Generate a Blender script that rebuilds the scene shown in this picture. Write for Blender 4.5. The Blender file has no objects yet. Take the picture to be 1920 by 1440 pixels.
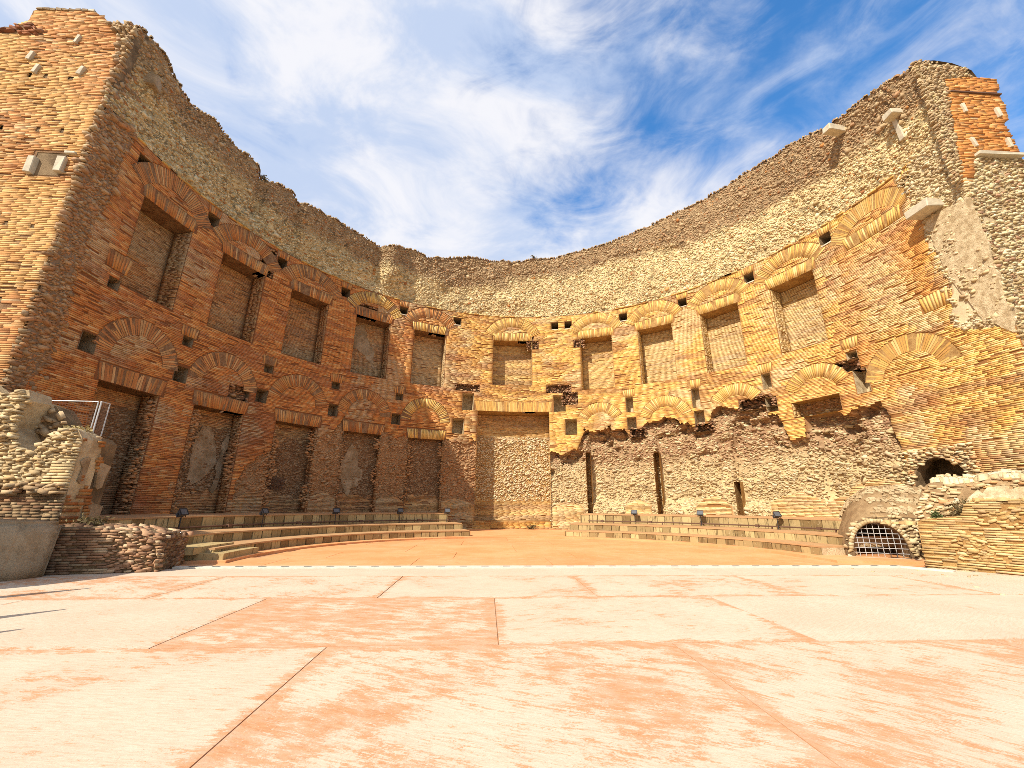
import bpy, bmesh, math, random
import numpy as np
from mathutils import Matrix, Vector

random.seed(7)
RNG = np.random.default_rng(11)
S = bpy.context.scene
COL = S.collection
R2D = math.radians

# ------------------------------------------------------------------ camera
PITCH, YAW, ROLL = R2D(16.297), R2D(3.284), R2D(0.397)
fw = Vector((math.sin(YAW) * math.cos(PITCH), math.cos(YAW) * math.cos(PITCH), math.sin(PITCH)))
rt = Vector((math.cos(YAW), -math.sin(YAW), 0))
up = rt.cross(fw)
cx_, sx_ = math.cos(ROLL), math.sin(ROLL)
X_ = rt * cx_ + up * sx_
Y_ = up * cx_ - rt * sx_
cam_d = bpy.data.cameras.new('camera')
cam_d.sensor_width = 36.0
cam_d.lens = 785.07 / 1920 * 36.0
cam_d.clip_start = 0.05
cam_d.clip_end = 2000
cam = bpy.data.objects.new('camera', cam_d)
COL.objects.link(cam)
cam.matrix_world = Matrix(((X_.x, Y_.x, -fw.x, 0), (X_.y, Y_.y, -fw.y, 0), (X_.z, Y_.z, -fw.z, 1.6), (0, 0, 0, 1)))
S.camera = cam

# ------------------------------------------------------------------ sun, sky, exposure
SUN_AZ, SUN_EL = 223.0, 41.0
az = R2D(SUN_AZ)
to_sun = Vector((math.sin(az) * math.cos(R2D(SUN_EL)), math.cos(az) * math.cos(R2D(SUN_EL)), math.sin(R2D(SUN_EL))))
sd = bpy.data.lights.new('sun', 'SUN')
sd.energy = 4.6
sd.angle = R2D(0.5)
sd.color = (1.0, 0.93, 0.82)
sun = bpy.data.objects.new('sun', sd)
COL.objects.link(sun)
sun.rotation_euler = to_sun.to_track_quat('Z', 'Y').to_euler()
sun.location = (-20, -20, 40)

S.view_settings.view_transform = 'Standard'
S.view_settings.look = 'None'
S.view_settings.exposure = 0.58
S.view_settings.gamma = 1.0
S.view_settings.use_curve_mapping = False
S.cycles.use_denoising = False
S.cycles.filter_width = 0.8


class NT:
    """small helper for node trees"""
    def __init__(self, tree):
        self.t = tree
        self.n = tree.nodes
        self.l = tree.links
        self.n.clear()

    def add(self, kind, _inputs=None, **props):
        nd = self.n.new(kind)
        for k, v in props.items():
            setattr(nd, k, v)
        for k, v in (_inputs or {}).items():
            sock = nd.inputs[k]
            if isinstance(v, bpy.types.NodeSocket):
                self.l.new(v, sock)
            else:
                sock.default_value = v
        return nd

    def math(self, op, a, b=0.0, clamp=False):
        nd = self.add('ShaderNodeMath', {0: a, 1: b}, operation=op)
        nd.use_clamp = clamp
        return nd.outputs[0]

    def smooth(self, v, lo, hi):
        nd = self.add('ShaderNodeMapRange', {'Value': v, 'From Min': lo, 'From Max': hi}, interpolation_type='SMOOTHSTEP')
        return nd.outputs['Result']

    def mix(self, f, a, b, blend='MIX'):
        nd = self.add('ShaderNodeMix', data_type='RGBA', blend_type=blend)
        for idx, v in ((0, f), (6, a), (7, b)):
            if isinstance(v, bpy.types.NodeSocket):
                self.l.new(v, nd.inputs[idx])
            else:
                nd.inputs[idx].default_value = v
        return nd.outputs[2]

    def noise(self, vec, scale, detail=4.0, rough=0.55, dist=0.0):
        nd = self.add('ShaderNodeTexNoise', {'Vector': vec, 'Scale': scale, 'Detail': detail, 'Roughness': rough, 'Distortion': dist})
        return nd.outputs['Fac']


world = bpy.data.worlds.new('World')
S.world = world
world.use_nodes = True
W = NT(world.node_tree)
sky = W.add('ShaderNodeTexSky', sky_type='NISHITA', sun_disc=False)
sky.sun_elevation = R2D(SUN_EL)
sky.sun_rotation = R2D(SUN_AZ)
sky.altitude = 0
sky.air_density = 1.0
sky.dust_density = 0.3
sky.ozone_density = 2.0
hs = W.add('ShaderNodeHueSaturation', {'Saturation': 1.3, 'Value': 1.25, 'Color': sky.outputs[0]})
bg_sky = W.add('ShaderNodeBackground', {'Color': hs.outputs[0], 'Strength': 0.15})
tc = W.add('ShaderNodeTexCoord')
nrm = W.add('ShaderNodeVectorMath', {0: tc.outputs['Generated']}, operation='NORMALIZE')
sep = W.add('ShaderNodeSeparateXYZ', {0: nrm.outputs[0]})
mp = W.add('ShaderNodeMapping', {'Vector': nrm.outputs[0], 'Location': (3.1, 1.7, 0.6), 'Rotation': (R2D(12), R2D(-24), R2D(14)), 'Scale': (1.0, 1.0, 1.7)})
n1 = W.noise(mp.outputs[0], 2.6, 12.0, 0.56, 0.35)
mp2 = W.add('ShaderNodeMapping', {'Vector': nrm.outputs[0], 'Location': (0.4, 5.2, 1.0), 'Rotation': (R2D(8), R2D(-32), 0), 'Scale': (1.0, 1.0, 2.4)})
n2 = W.noise(mp2.outputs[0], 6.5, 10.0, 0.62, 0.8)
# the cloud bank lies towards the west (-x), clear sky towards the east
bias = W.math('MULTIPLY', W.math('ADD', sep.outputs[0], -0.06), -0.27)
hz = W.math('MULTIPLY', W.smooth(sep.outputs[2], 0.68, 0.48), 0.15)
cl = W.math('ADD', W.math('ADD', W.math('MULTIPLY', n1, 0.66), W.math('MULTIPLY', n2, 0.34)), W.math('ADD', bias, hz))
mask = W.smooth(cl, 0.305, 0.575)
tone = W.noise(mp2.outputs[0], 3.4, 9.0, 0.6, 0.6)
ccol = W.mix(W.smooth(tone, 0.36, 0.62), (0.54, 0.64, 0.84, 1), (0.88, 0.88, 0.92, 1))
bg_cl = W.add('ShaderNodeBackground', {'Color': ccol, 'Strength': 0.72})
mixs = W.add('ShaderNodeMixShader', {0: W.math('MULTIPLY', mask, 0.97), 1: bg_sky.outputs[0], 2: bg_cl.outputs[0]})
wo = W.add('ShaderNodeOutputWorld', {'Surface': mixs.outputs[0]})


# ------------------------------------------------------------------ materials
def material(name):
    m = bpy.data.materials.new(name)
    m.use_nodes = True
    return m, NT(m.node_tree)


def finish(T, col, rough=0.92, bump=None, bump_dist=0.02, bump_strength=0.6, metallic=0.0, spec=0.15):
    ins = {'Base Color': col, 'Roughness': rough, 'Metallic': metallic, 'Specular IOR Level': spec}
    if bump is not None:
        b = T.add('ShaderNodeBump', {'Height': bump, 'Strength': bump_strength, 'Distance': bump_dist})
        ins['Normal'] = b.outputs[0]
    p = T.add('ShaderNodeBsdfPrincipled', ins)
    T.add('ShaderNodeOutputMaterial', {'Surface': p.outputs[0]})


def pos_of(T):
    return T.add('ShaderNodeNewGeometry').outputs['Position']


def mat_masonry():
    m, T = material('masonry')
    P = pos_of(T)
    a = T.add('ShaderNodeAttribute', attribute_name='Col').outputs['Color']
    f = T.noise(P, 26.0, 4.0, 0.65)
    g = T.noise(P, 5.0, 5.0, 0.6)
    k = T.math('ADD', T.math('MULTIPLY', f, 0.7), T.math('ADD', T.math('MULTIPLY', g, 0.6), 0.36))
    c = T.mix(1.0, a, T.add('ShaderNodeCombineColor', {0: k, 1: k, 2: k}).outputs[0], 'MULTIPLY')
    finish(T, c, 0.95, f, 0.02, 0.5)
    return m


def mat_mortar(name, c1, c2, scale=3.0):
    m, T = material(name)
    P = pos_of(T)
    f = T.noise(P, scale, 8.0, 0.65)
    g = T.noise(P, 30.0, 4.0, 0.7)
    c = T.mix(T.smooth(f, 0.35, 0.65), c1, c2)
    k = T.math('ADD', T.math('MULTIPLY', g, 0.8), 0.6)
    c = T.mix(1.0, c, T.add('ShaderNodeCombineColor', {0: k, 1: k, 2: k}).outputs[0], 'MULTIPLY')
    finish(T, c, 0.97, T.math('ADD', f, g), 0.05, 0.7)
    return m


def mat_stage():
    """worn terracotta paint over pale screed, streaked by sweeping"""
    m, T = material('stage_paint')
    P = pos_of(T)
    oi = T.add('ShaderNodeObjectInfo').outputs
    rnd = oi['Random']
    off = T.add('ShaderNodeCombineXYZ', {0: T.math('MULTIPLY', rnd, 37.0), 1: T.math('MULTIPLY', rnd, 11.0), 2: 0.0}).outputs[0]
    Q = T.add('ShaderNodeVectorMath', {0: P, 1: off}, operation='ADD').outputs[0]
    ang = T.math('MULTIPLY', T.math('SUBTRACT', rnd, 0.5), 1.5)
    rot = T.add('ShaderNodeVectorRotate', {'Vector': Q, 'Angle': ang}, rotation_type='Z_AXIS').outputs[0]
    st = T.add('ShaderNodeVectorMath', {0: rot, 1: (1.0, 2.6, 1.0)}, operation='MULTIPLY').outputs[0]
    s1 = T.noise(st, 2.6, 12.0, 0.72, 0.15)
    st2 = T.add('ShaderNodeVectorMath', {0: rot, 1: (0.55, 4.2, 1.0)}, operation='MULTIPLY').outputs[0]
    s2 = T.noise(st2, 8.0, 10.0, 0.8, 0.25)
    big = T.noise(Q, 0.8, 6.0, 0.6)
    fine = T.noise(P, 38.0, 7.0, 0.8)
    wear = T.add('ShaderNodeAttribute', attribute_name='wear', attribute_type='OBJECT').outputs['Fac']
    gen = T.add('ShaderNodeTexCoord').outputs['Generated']
    gs = T.add('ShaderNodeSeparateXYZ', {0: gen}).outputs
    ex = T.math('MULTIPLY', T.math('MINIMUM', gs[0], T.math('SUBTRACT', 1.0, gs[0])), 4.0)
    ey = T.math('MULTIPLY', T.math('MINIMUM', gs[1], T.math('SUBTRACT', 1.0, gs[1])), 2.7)
    edge = T.smooth(T.math('MINIMUM', ex, ey), 0.22, 0.0)
    v = T.math('ADD', T.math('MULTIPLY', s1, 0.42), T.math('ADD', T.math('MULTIPLY', s2, 0.36), T.math('MULTIPLY', big, 0.42)))
    v = T.math('ADD', v, T.math('ADD', T.math('MULTIPLY', fine, 0.28), T.math('ADD', wear, T.math('MULTIPLY', edge, 0.10))))
    red = T.smooth(v, 0.752, 0.802)
    pale = T.mix(T.smooth(big, 0.32, 0.68), (0.60, 0.50, 0.37, 1), (0.565, 0.44, 0.315, 1))
    pale = T.mix(T.math('MULTIPLY', T.smooth(s2, 0.42, 0.62), 0.5), pale, (0.50, 0.33, 0.205, 1))
    terr = T.mix(T.smooth(s2, 0.38, 0.62), (0.47, 0.18, 0.055, 1), (0.54, 0.275, 0.125, 1))
    c = T.mix(T.math('MULTIPLY', red, T.math('ADD', 0.45, T.math('MULTIPLY', T.smooth(s1, 0.4, 0.62), 0.4))), pale, terr)
    speck = T.smooth(T.noise(P, 34.0, 6.0, 0.8), 0.57, 0.66)
    c = T.mix(T.math('MULTIPLY', speck, 0.6), c, (0.36, 0.20, 0.11, 1))
    lite = T.smooth(T.noise(P, 27.0, 6.0, 0.8), 0.56, 0.66)
    c = T.mix(T.math('MULTIPLY', lite, 0.5), c, (0.66, 0.57, 0.45, 1))
    dark = T.smooth(T.noise(st2, 9.0, 8.0, 0.78), 0.62, 0.72)
    c = T.mix(T.math('MULTIPLY', T.math('MULTIPLY', dark, T.math('ADD', red, 0.12)), 0.65), c, (0.28, 0.12, 0.04, 1))
    spot = T.smooth(T.noise(P, 1.9, 3.0, 0.5), 0.70, 0.78)
    c = T.mix(T.math('MULTIPLY', spot, 0.25), c, (0.40, 0.25, 0.14, 1))
    finish(T, c, 0.85, T.math('ADD', s2, fine), 0.012, 0.35, spec=0.25)
    return m


def mat_arena():
    m, T = material('arena_terracotta')
    P = pos_of(T)
    b = T.noise(P, 0.5, 5.0, 0.6)
    f = T.noise(P, 18.0, 6.0, 0.7)
    rnd = T.add('ShaderNodeObjectInfo').outputs['Random']
    w = T.noise(P, 2.2, 10.0, 0.7)
    c = T.mix(T.smooth(b, 0.3, 0.7), (0.60, 0.265, 0.10, 1), (0.66, 0.335, 0.15, 1))
    c = T.mix(T.math('MULTIPLY', T.smooth(w, 0.50, 0.68), 0.5), c, (0.60, 0.38, 0.21, 1))
    c = T.mix(T.math('MULTIPLY', T.smooth(w, 0.44, 0.30), 0.35), c, (0.38, 0.14, 0.045, 1))
    k = T.math('ADD', T.math('MULTIPLY', f, 0.28), T.math('ADD', T.math('MULTIPLY', rnd, 0.10), 0.82))
    c = T.mix(1.0, c, T.add('ShaderNodeCombineColor', {0: k, 1: k, 2: k}).outputs[0], 'MULTIPLY')
    finish(T, c, 0.9, f, 0.01, 0.3)
    return m


def mat_plain(name, c, rough=0.6, metallic=0.0, var=0.25, scale=12.0, spec=0.3):
    m, T = material(name)
    P = pos_of(T)
    f = T.noise(P, scale, 5.0, 0.65)
    k = T.math('ADD', T.math('MULTIPLY', f, var * 2), 1.0 - var)
    cc = T.mix(1.0, c, T.add('ShaderNodeCombineColor', {0: k, 1: k, 2: k}).outputs[0], 'MULTIPLY')
    finish(T, cc, rough, f, 0.008, 0.3, metallic, spec)
    return m


M_MAS = mat_masonry()
M_MORTAR = mat_mortar('mortar', (0.17, 0.085, 0.04, 1), (0.30, 0.18, 0.09, 1))
M_TANBED = mat_mortar('tan_mortar', (0.36, 0.25, 0.13, 1), (0.56, 0.44, 0.26, 1), 2.2)
M_MORTAR_Y = mat_mortar('yellow_mortar', (0.30, 0.16, 0.055, 1), (0.44, 0.27, 0.10, 1))
M_CORE = mat_mortar('rubble_core', (0.13, 0.085, 0.045, 1), (0.27, 0.185, 0.10, 1), 1.4)
M_PLASTER = mat_mortar('old_plaster', (0.40, 0.29, 0.155, 1), (0.64, 0.51, 0.31, 1), 4.5)
M_GREYPL = mat_mortar('grey_plaster', (0.25, 0.17, 0.09, 1), (0.40, 0.30, 0.185, 1), 1.8)
M_STAGE = mat_stage()
M_ARENA = mat_arena()
M_JOINT = mat_plain('joint', (0.42, 0.22, 0.11, 1), 0.95)
M_WHITE = mat_plain('white_kerb', (0.58, 0.53, 0.43, 1), 0.85, var=0.35)
M_DARK = mat_plain('dark_recess', (0.02, 0.016, 0.012, 1), 0.9)
M_MARBLE = mat_plain('weathered_travertine', (0.52, 0.45, 0.32, 1), 0.8, var=0.45, scale=6)
M_STEEL = mat_plain('galvanised_steel', (0.50, 0.50, 0.48, 1), 0.5, 0.4, var=0.15)
M_WIRE = mat_plain('painted_wire', (0.46, 0.45, 0.42, 1), 0.6, 0.2, var=0.2)
M_BLACK = mat_plain('black_housing', (0.03, 0.03, 0.033, 1), 0.5, var=0.2)
M_GREYMET = mat_plain('grey_housing', (0.13, 0.13, 0.135, 1), 0.5, 0.2, var=0.2)
M_GLASS = mat_plain('lamp_glass', (0.10, 0.105, 0.11, 1), 0.45, 0.0, var=0.05, spec=0.2)
M_PIPE = mat_plain('rusty_pipe', (0.14, 0.075, 0.045, 1), 0.7, 0.2)
M_EARTH = mat_plain('earth', (0.24, 0.17, 0.09, 1), 0.98, var=0.35, scale=0.8)
M_LEAF = mat_plain('leaf', (0.075, 0.10, 0.028, 1), 0.7, var=0.45, scale=9)
M_DRYLEAF = mat_plain('dry_leaf', (0.13, 0.095, 0.035, 1), 0.8, var=0.45, scale=9)
M_STRAW = mat_plain('straw', (0.46, 0.36, 0.16, 1), 0.85, var=.35, scale=9)
M_TWIG = mat_plain('twig', (0.10, 0.065, 0.035, 1), 0.9)


# ------------------------------------------------------------------ object helpers
def mesh_obj(name, V, Fq, mat, parent=None, colors=None, smooth=False, kind=None, label=None, vcol=None):
    """one mesh object from numpy arrays: V (n,3), Fq (m,4) quads (a repeated last index makes a triangle)"""
    V = np.asarray(V, np.float32)
    Fq = np.asarray(Fq, np.int32)
    me = bpy.data.meshes.new(name)
    me.vertices.add(len(V))
    me.vertices.foreach_set('co', V.ravel())
    m, kk = Fq.shape
    me.loops.add(m * kk)
    me.loops.foreach_set('vertex_index', Fq.ravel())
    me.polygons.add(m)
    me.polygons.foreach_set('loop_start', np.arange(0, m * kk, kk, dtype=np.int32))
    me.polygons.foreach_set('loop_total', np.full(m, kk, np.int32))
    if smooth:
        me.polygons.foreach_set('use_smooth', np.ones(m, bool))
    me.update(calc_edges=True)
    if colors is not None:
        at = me.attributes.new('Col', 'FLOAT_COLOR', 'FACE')
        c = np.ones((m, 4), np.float32)
        c[:, :3] = colors
        at.data.foreach_set('color', c.ravel())
    if vcol is not None:
        at = me.attributes.new('Col', 'FLOAT_COLOR', 'POINT')
        c = np.ones((len(V), 4), np.float32)
        c[:, :3] = vcol
        at.data.foreach_set('color', c.ravel())
    me.materials.append(mat)
    o = bpy.data.objects.new(name, me)
    COL.objects.link(o)
    if parent is not None:
        o.parent = parent
        o.matrix_parent_inverse = parent.matrix_world.inverted()
    if kind:
        o['kind'] = kind
    if label:
        o['label'] = label
    return o


def empty(name, loc=(0, 0, 0)):
    o = bpy.data.objects.new(name, None)
    o.empty_display_size = 0.3
    COL.objects.link(o)
    o.location = loc
    o.matrix_world = Matrix.Translation(loc)
    return o


def tag(o, label=None, cat=None, group=None, kind=None):
    if label: o['label'] = label
    if cat: o['category'] = cat
    if group: o['group'] = group
    if kind: o['kind'] = kind
    return o


def bm_obj(name, bm, mat, parent=None, smooth=False, label=None):
    me = bpy.data.meshes.new(name)
    bmesh.ops.recalc_face_normals(bm, faces=bm.faces)
    bm.to_mesh(me)
    bm.free()
    me.materials.append(mat)
    if smooth:
        for pl in me.polygons:
            pl.use_smooth = True
    o = bpy.data.objects.new(name, me)
    COL.objects.link(o)
    if parent is not None:
        o.parent = parent
        o.matrix_parent_inverse = parent.matrix_world.inverted()
    if label:
        o['label'] = label
    return o


def add_box(bm, c, size, rot=None, jitter=0.0):
    hx, hy, hz = size[0] / 2, size[1] / 2, size[2] / 2
    vs = []
    for x, y, z in ((-1, -1, -1), (1, -1, -1), (1, 1, -1), (-1, 1, -1), (-1, -1, 1), (1, -1, 1), (1, 1, 1), (-1, 1, 1)):
        v = Vector((x * hx + random.uniform(-1, 1) * jitter, y * hy + random.uniform(-1, 1) * jitter, z * hz + random.uniform(-1, 1) * jitter))
        if rot is not None:
            v = rot @ v
        vs.append(bm.verts.new(v + Vector(c)))
    for f in ((0, 3, 2, 1), (4, 5, 6, 7), (0, 1, 5, 4), (1, 2, 6, 5), (2, 3, 7, 6), (3, 0, 4, 7)):
        bm.faces.new([vs[i] for i in f])
    return vs


def add_tube(bm, a, b, r, n=8, r2=None):
    a, b = Vector(a), Vector(b)
    d = (b - a).normalized()
    s = d.orthogonal().normalized()
    t = d.cross(s)
    r2 = r if r2 is None else r2
    ra = [bm.verts.new(a + (s * math.cos(q) + t * math.sin(q)) * r) for q in [2 * math.pi * i / n for i in range(n)]]
    rb = [bm.verts.new(b + (s * math.cos(q) + t * math.sin(q)) * r2) for q in [2 * math.pi * i / n for i in range(n)]]
    for i in range(n):
        bm.faces.new((ra[i], ra[(i + 1) % n], rb[(i + 1) % n], rb[i]))
    bm.faces.new(ra[::-1])
    bm.faces.new(rb)


def bevel(bm, w, seg=1):
    bmesh.ops.bevel(bm, geom=list(bm.edges), offset=w, segments=seg, affect='EDGES', clamp_overlap=True)


# ------------------------------------------------------------------ noise and masonry generators (numpy)
def _hash(ix, iy, seed):
    h = (ix.astype(np.int64) * 374761393 + iy.astype(np.int64) * 668265263 + seed * 974634777) & 0x7fffffff
    h = ((h ^ (h >> 13)) * 1274126177) & 0x7fffffff
    h = (h ^ (h >> 16)) & 0xffff
    return h / 65535.0


def vnoise(x, y, seed=0):
    x = np.asarray(x, float); y = np.asarray(y, float)
    ix, iy = np.floor(x), np.floor(y)
    fx, fy = x - ix, y - iy
    fx = fx * fx * (3 - 2 * fx); fy = fy * fy * (3 - 2 * fy)
    a = _hash(ix, iy, seed); b = _hash(ix + 1, iy, seed); c = _hash(ix, iy + 1, seed); d = _hash(ix + 1, iy + 1, seed)
    return (a * (1 - fx) + b * fx) * (1 - fy) + (c * (1 - fx) + d * fx) * fy


def fbm(x, y, seed=0, oct=4):
    v = 0; amp = 0.5; tot = 0
    x = np.asarray(x, float); y = np.asarray(y, float)
    for i in range(oct):
        v = v + amp * vnoise(x, y, seed + i * 17); tot += amp
        x = x * 2.03; y = y * 2.03; amp *= 0.55
    return v / tot


def sstep(a, b, x):
    t = np.clip((np.asarray(x, float) - a) / (b - a), 0, 1)
    return t * t * (3 - 2 * t)


def pip(u, z, poly):
    """points in polygon"""
    u = np.asarray(u); z = np.asarray(z)
    r = np.zeros(np.broadcast(u, z).shape, bool)
    n = len(poly)
    for i in range(n):
        x1, y1 = poly[i]; x2, y2 = poly[(i + 1) % n]
        if y1 == y2:
            continue
        c = ((y1 > z) != (y2 > z)) & (u < (x2 - x1) * (z - y1) / (y2 - y1) + x1)
        r ^= c
    return r


QUADS5 = np.array([[0, 1, 2, 3], [4, 7, 3, 0][::-1], [5, 4, 0, 1][::-1], [6, 5, 1, 2][::-1], [7, 6, 2, 3][::1]])
# front ring 0-3 (ccw seen from outside), back ring 4-7
QUADS5 = np.array([[0, 1, 2, 3], [4, 5, 1, 0], [5, 6, 2, 1], [6, 7, 3, 2], [7, 4, 0, 3]])


class Pack:
    """collects many small five-faced blocks laid on a surface F(u, d, z) -> xyz (d goes into the wall)"""
    def __init__(self):
        self.V = []; self.C = []; self.n = 0

    def add(self, F, uc, zc, fu, fz, bu, bz, front, back, color):
        """uc,zc (n); fu,fz,bu,bz (n,4) corner offsets for the front and back ring; front/back (n,4)|(n,1) depths"""
        n = len(uc)
        if n == 0:
            return
        U = np.concatenate([uc[:, None] + fu, uc[:, None] + bu], 1)
        Z = np.concatenate([zc[:, None] + fz, zc[:, None] + bz], 1)
        D = np.concatenate([np.broadcast_to(front, (n, 4)), np.broadcast_to(back, (n, 4))], 1)
        P = F(U.ravel(), D.ravel(), Z.ravel())
        self.V.append(P.reshape(n, 8, 3)); self.C.append(color)
        self.n += n

    def build(self, name, parent, kind='stuff', mat=None, label=None):
        if not self.n:
            return None
        V = np.concatenate(self.V).reshape(-1, 3)
        C = np.repeat(np.concatenate(self.C), 5, axis=0)
        Fq = (QUADS5[None] + (np.arange(self.n) * 8)[:, None, None]).reshape(-1, 4)
        return mesh_obj(name, V, Fq, mat or M_MAS, parent, C, kind=kind, label=label)


def runs(ok):
    e = np.diff(np.concatenate([[0], ok.astype(np.int8), [0]]))
    return np.where(e == 1)[0], np.where(e == -1)[0]


def brick_fill(pack, F, u0, u1, z0, z1, course, length, allow, color, base_d=0.0, proud=0.018, drop=0.03, du=0.05, wob=0.010):
    """regular courses of single bricks wherever allow(u, z) holds"""
    nrow = int((z1 - z0) / course)
    us = np.arange(u0, u1 + du * .5, du)
    UC, ZC, LN = [], [], []
    for r in range(nrow):
        z = z0 + (r + .5) * course
        ok = allow(us, np.full_like(us, z))
        a, b = runs(ok)
        for i, j in zip(a, b):
            s0 = us[i] - (du / 2 if i else 0); s1 = us[min(j, len(us) - 1)] - du / 2
            L = s1 - s0
            if L < 0.05:
                continue
            k = max(1, int(round(L / length + RNG.uniform(-.3, .3))))
            e = np.linspace(s0, s1, k + 1)
            if k > 1:
                e[1:-1] += (RNG.uniform(-.5, .5) * .8 + RNG.uniform(-.28, .28, k - 1)) * L / k
                e = np.clip(e, s0, s1)
            UC.append((e[1:] + e[:-1]) / 2); LN.append(np.diff(e)); ZC.append(np.full(k, z))
    if not UC:
        return
    uc = np.concatenate(UC); ln = np.concatenate(LN); zc = np.concatenate(ZC)
    keep = RNG.random(len(uc)) > drop
    uc, ln, zc = uc[keep], ln[keep], zc[keep]
    n = len(uc)
    lost = RNG.random(len(uc)) > .09 * sstep(.42, .68, fbm(uc * .45 + 7, zc * .45, 12))
    uc, ln, zc = uc[lost], ln[lost], zc[lost]
    n = len(uc)
    zc = zc + (fbm(uc * .35, zc * .5, 5) - .5) * wob * 4 + RNG.normal(0, wob * .12, n)
    ero = sstep(.42, .68, fbm(uc * .45 + 7, zc * .45, 12))
    h = course * (RNG.uniform(.37, .45, n) - ero * RNG.uniform(.0, .10, n)); hw = np.maximum(ln / 2 - RNG.uniform(.001, .007, n), .02)
    sg = np.array([[-1, 1, 1, -1]]); sz = np.array([[-1, -1, 1, 1]])
    jf = RNG.normal(0, .004, (n, 4))
    fu = sg * hw[:, None] + jf; fz = sz * h[:, None] + RNG.normal(0, course * .035, (n, 4))
    pr = proud * (1 + .9 * ero) + (RNG.random(n) ** 3) * proud * .7 - (RNG.random(n) < .1) * proud * .6 + (fbm(uc * 1.1, zc * 1.1, 9) - .5) * proud
    fr = base_d - pr[:, None] + RNG.normal(0, .003, (n, 4))
    pack.add(F, uc, zc, fu, fz, fu * 1.03, fz * 1.03, fr, np.full((n, 1), base_d + .03), color(uc, zc, n))


def stone_fill(pack, F, u0, u1, z0, z1, cu, cz, allow, color, base_d=0.0, proud=.10, round_=.84, rot=.25, drop=.06, dfun=None):
    """irregular stones or brick chips on a jittered grid; dfun(u, z) gives extra depth of the bed"""
    nu, nz = int((u1 - u0) / cu) + 1, int((z1 - z0) / cz) + 1
    gu, gz = np.meshgrid(np.arange(nu), np.arange(nz))
    uc = u0 + (gu + .5 * (gz % 2) + RNG.uniform(-.32, .32, gu.shape)) * cu
    zc = z0 + (gz + .5 + RNG.uniform(-.3, .3, gu.shape)) * cz
    uc, zc = uc.ravel(), zc.ravel()
    ok = allow(uc, zc) & (RNG.random(len(uc)) > drop)
    uc, zc = uc[ok], zc[ok]
    n = len(uc)
    if not n:
        return
    size = RNG.uniform(.45, 1.2, n) ** 1.0
    hu = cu * .56 * size * RNG.uniform(.75, 1.15, n); hz = cz * .56 * size * RNG.uniform(.75, 1.15, n)
    a = RNG.normal(0, rot, n)
    sg = np.array([[-1, 1, 1, -1]]); sz = np.array([[-1, -1, 1, 1]])
    bu = sg * hu[:, None] * RNG.uniform(.75, 1.15, (n, 4)); bz = sz * hz[:, None] * RNG.uniform(.75, 1.15, (n, 4))
    f = RNG.uniform(round_ - .18, round_ + .14, (n, 4))
    fu, fz = bu * f, bz * f
    ca, sa = np.cos(a)[:, None], np.sin(a)[:, None]
    fu, fz = fu * ca - fz * sa, fu * sa + fz * ca
    bu, bz = bu * ca - bz * sa, bu * sa + bz * ca
    d0 = base_d + (dfun(uc, zc) if dfun is not None else 0)
    d0 = np.broadcast_to(d0, (n,))
    pr = proud * RNG.uniform(.25, 1.1, n) * np.sqrt(size)
    fr = d0[:, None] - pr[:, None] * RNG.uniform(.7, 1.25, (n, 4))
    pack.add(F, uc, zc, fu, fz, bu, bz, fr, (d0 + .05)[:, None], color(uc, zc, n))


def pal(cols, w, n, var=.12, keep=.58):
    cols = np.array(cols)
    w = np.array(w) / np.sum(w)
    idx = RNG.choice(len(cols), n, p=w)
    m = (cols * w[:, None]).sum(0)
    return (m + (cols[idx] - m) * keep) * RNG.uniform(1 - var, 1 + var, (n, 1))


RED = [(.52, .20, .06), (.59, .265, .08), (.44, .15, .046), (.64, .35, .12), (.25, .085, .036), (.64, .43, .20)]
YEL = [(.70, .43, .115), (.76, .51, .165), (.62, .33, .075), (.78, .58, .25), (.36, .15, .045), (.68, .33, .075)]
DKR = [(.28, .10, .045), (.36, .14, .06), (.20, .075, .04), (.42, .22, .12), (.14, .06, .035)]
TAN = [(.58, .46, .25), (.66, .54, .32), (.46, .33, .16), (.72, .62, .40), (.30, .185, .085)]
BRN = [(.33, .22, .115), (.42, .295, .16), (.24, .15, .08), (.50, .37, .21), (.35, .18, .09)]

# ------------------------------------------------------------------ the exedra: geometry of the curved wall
CX, CY, RW = 1.7386, 14.3873, 16.7405
Q90 = RW * math.pi / 2
S_MIN, S_MAX = -Q90 - 0.987, Q90 + 1.887
Z_COR = 16.4
Z_BASE = -0.3


def wall(s, d, z):
    """arc length s from the back of the apse, depth d into the wall, height z"""
    s = np.asarray(s, float); d = np.asarray(d, float); z = np.asarray(z, float)
    sc = np.clip(s, -Q90, Q90)
    th = sc / RW
    r = RW + d
    x = CX + r * np.sin(th)
    y = CY + r * np.cos(th) - np.maximum(np.abs(s) - Q90, 0)
    return np.stack([x, y, z], -1)


def A(deg):
    return RW * math.radians(deg)


def arc(deg):
    return np.asarray(deg) * math.pi / 180 * RW


TOP = [(-95, 20.6), (-90.8, 20.7), (-89, 20.4), (-85, 20.25), (-80.5, 20.35), (-77.7, 20.65), (-74, 20.4), (-69.4, 20.6), (-66.9, 20.42), (-66.0, 20.15), (-60, 20.55), (-58, 20.32),
       (-47.5, 20.6), (-40.4, 20.3), (-36.8, 20.2), (-34, 20.42), (-28.3, 20.85), (-24.5, 20.55), (-18.5, 21.0), (-12.5, 21.4), (-6, 21.35), (-1.6, 21.35),
       (6, 21.55), (21.5, 22.05), (36.5, 22.5), (50.6, 22.75), (63.6, 22.7), (73.2, 22.4), (80, 21.6), (85, 21.15), (90, 21.0), (93, 20.6), (97, 20.2)]


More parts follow.
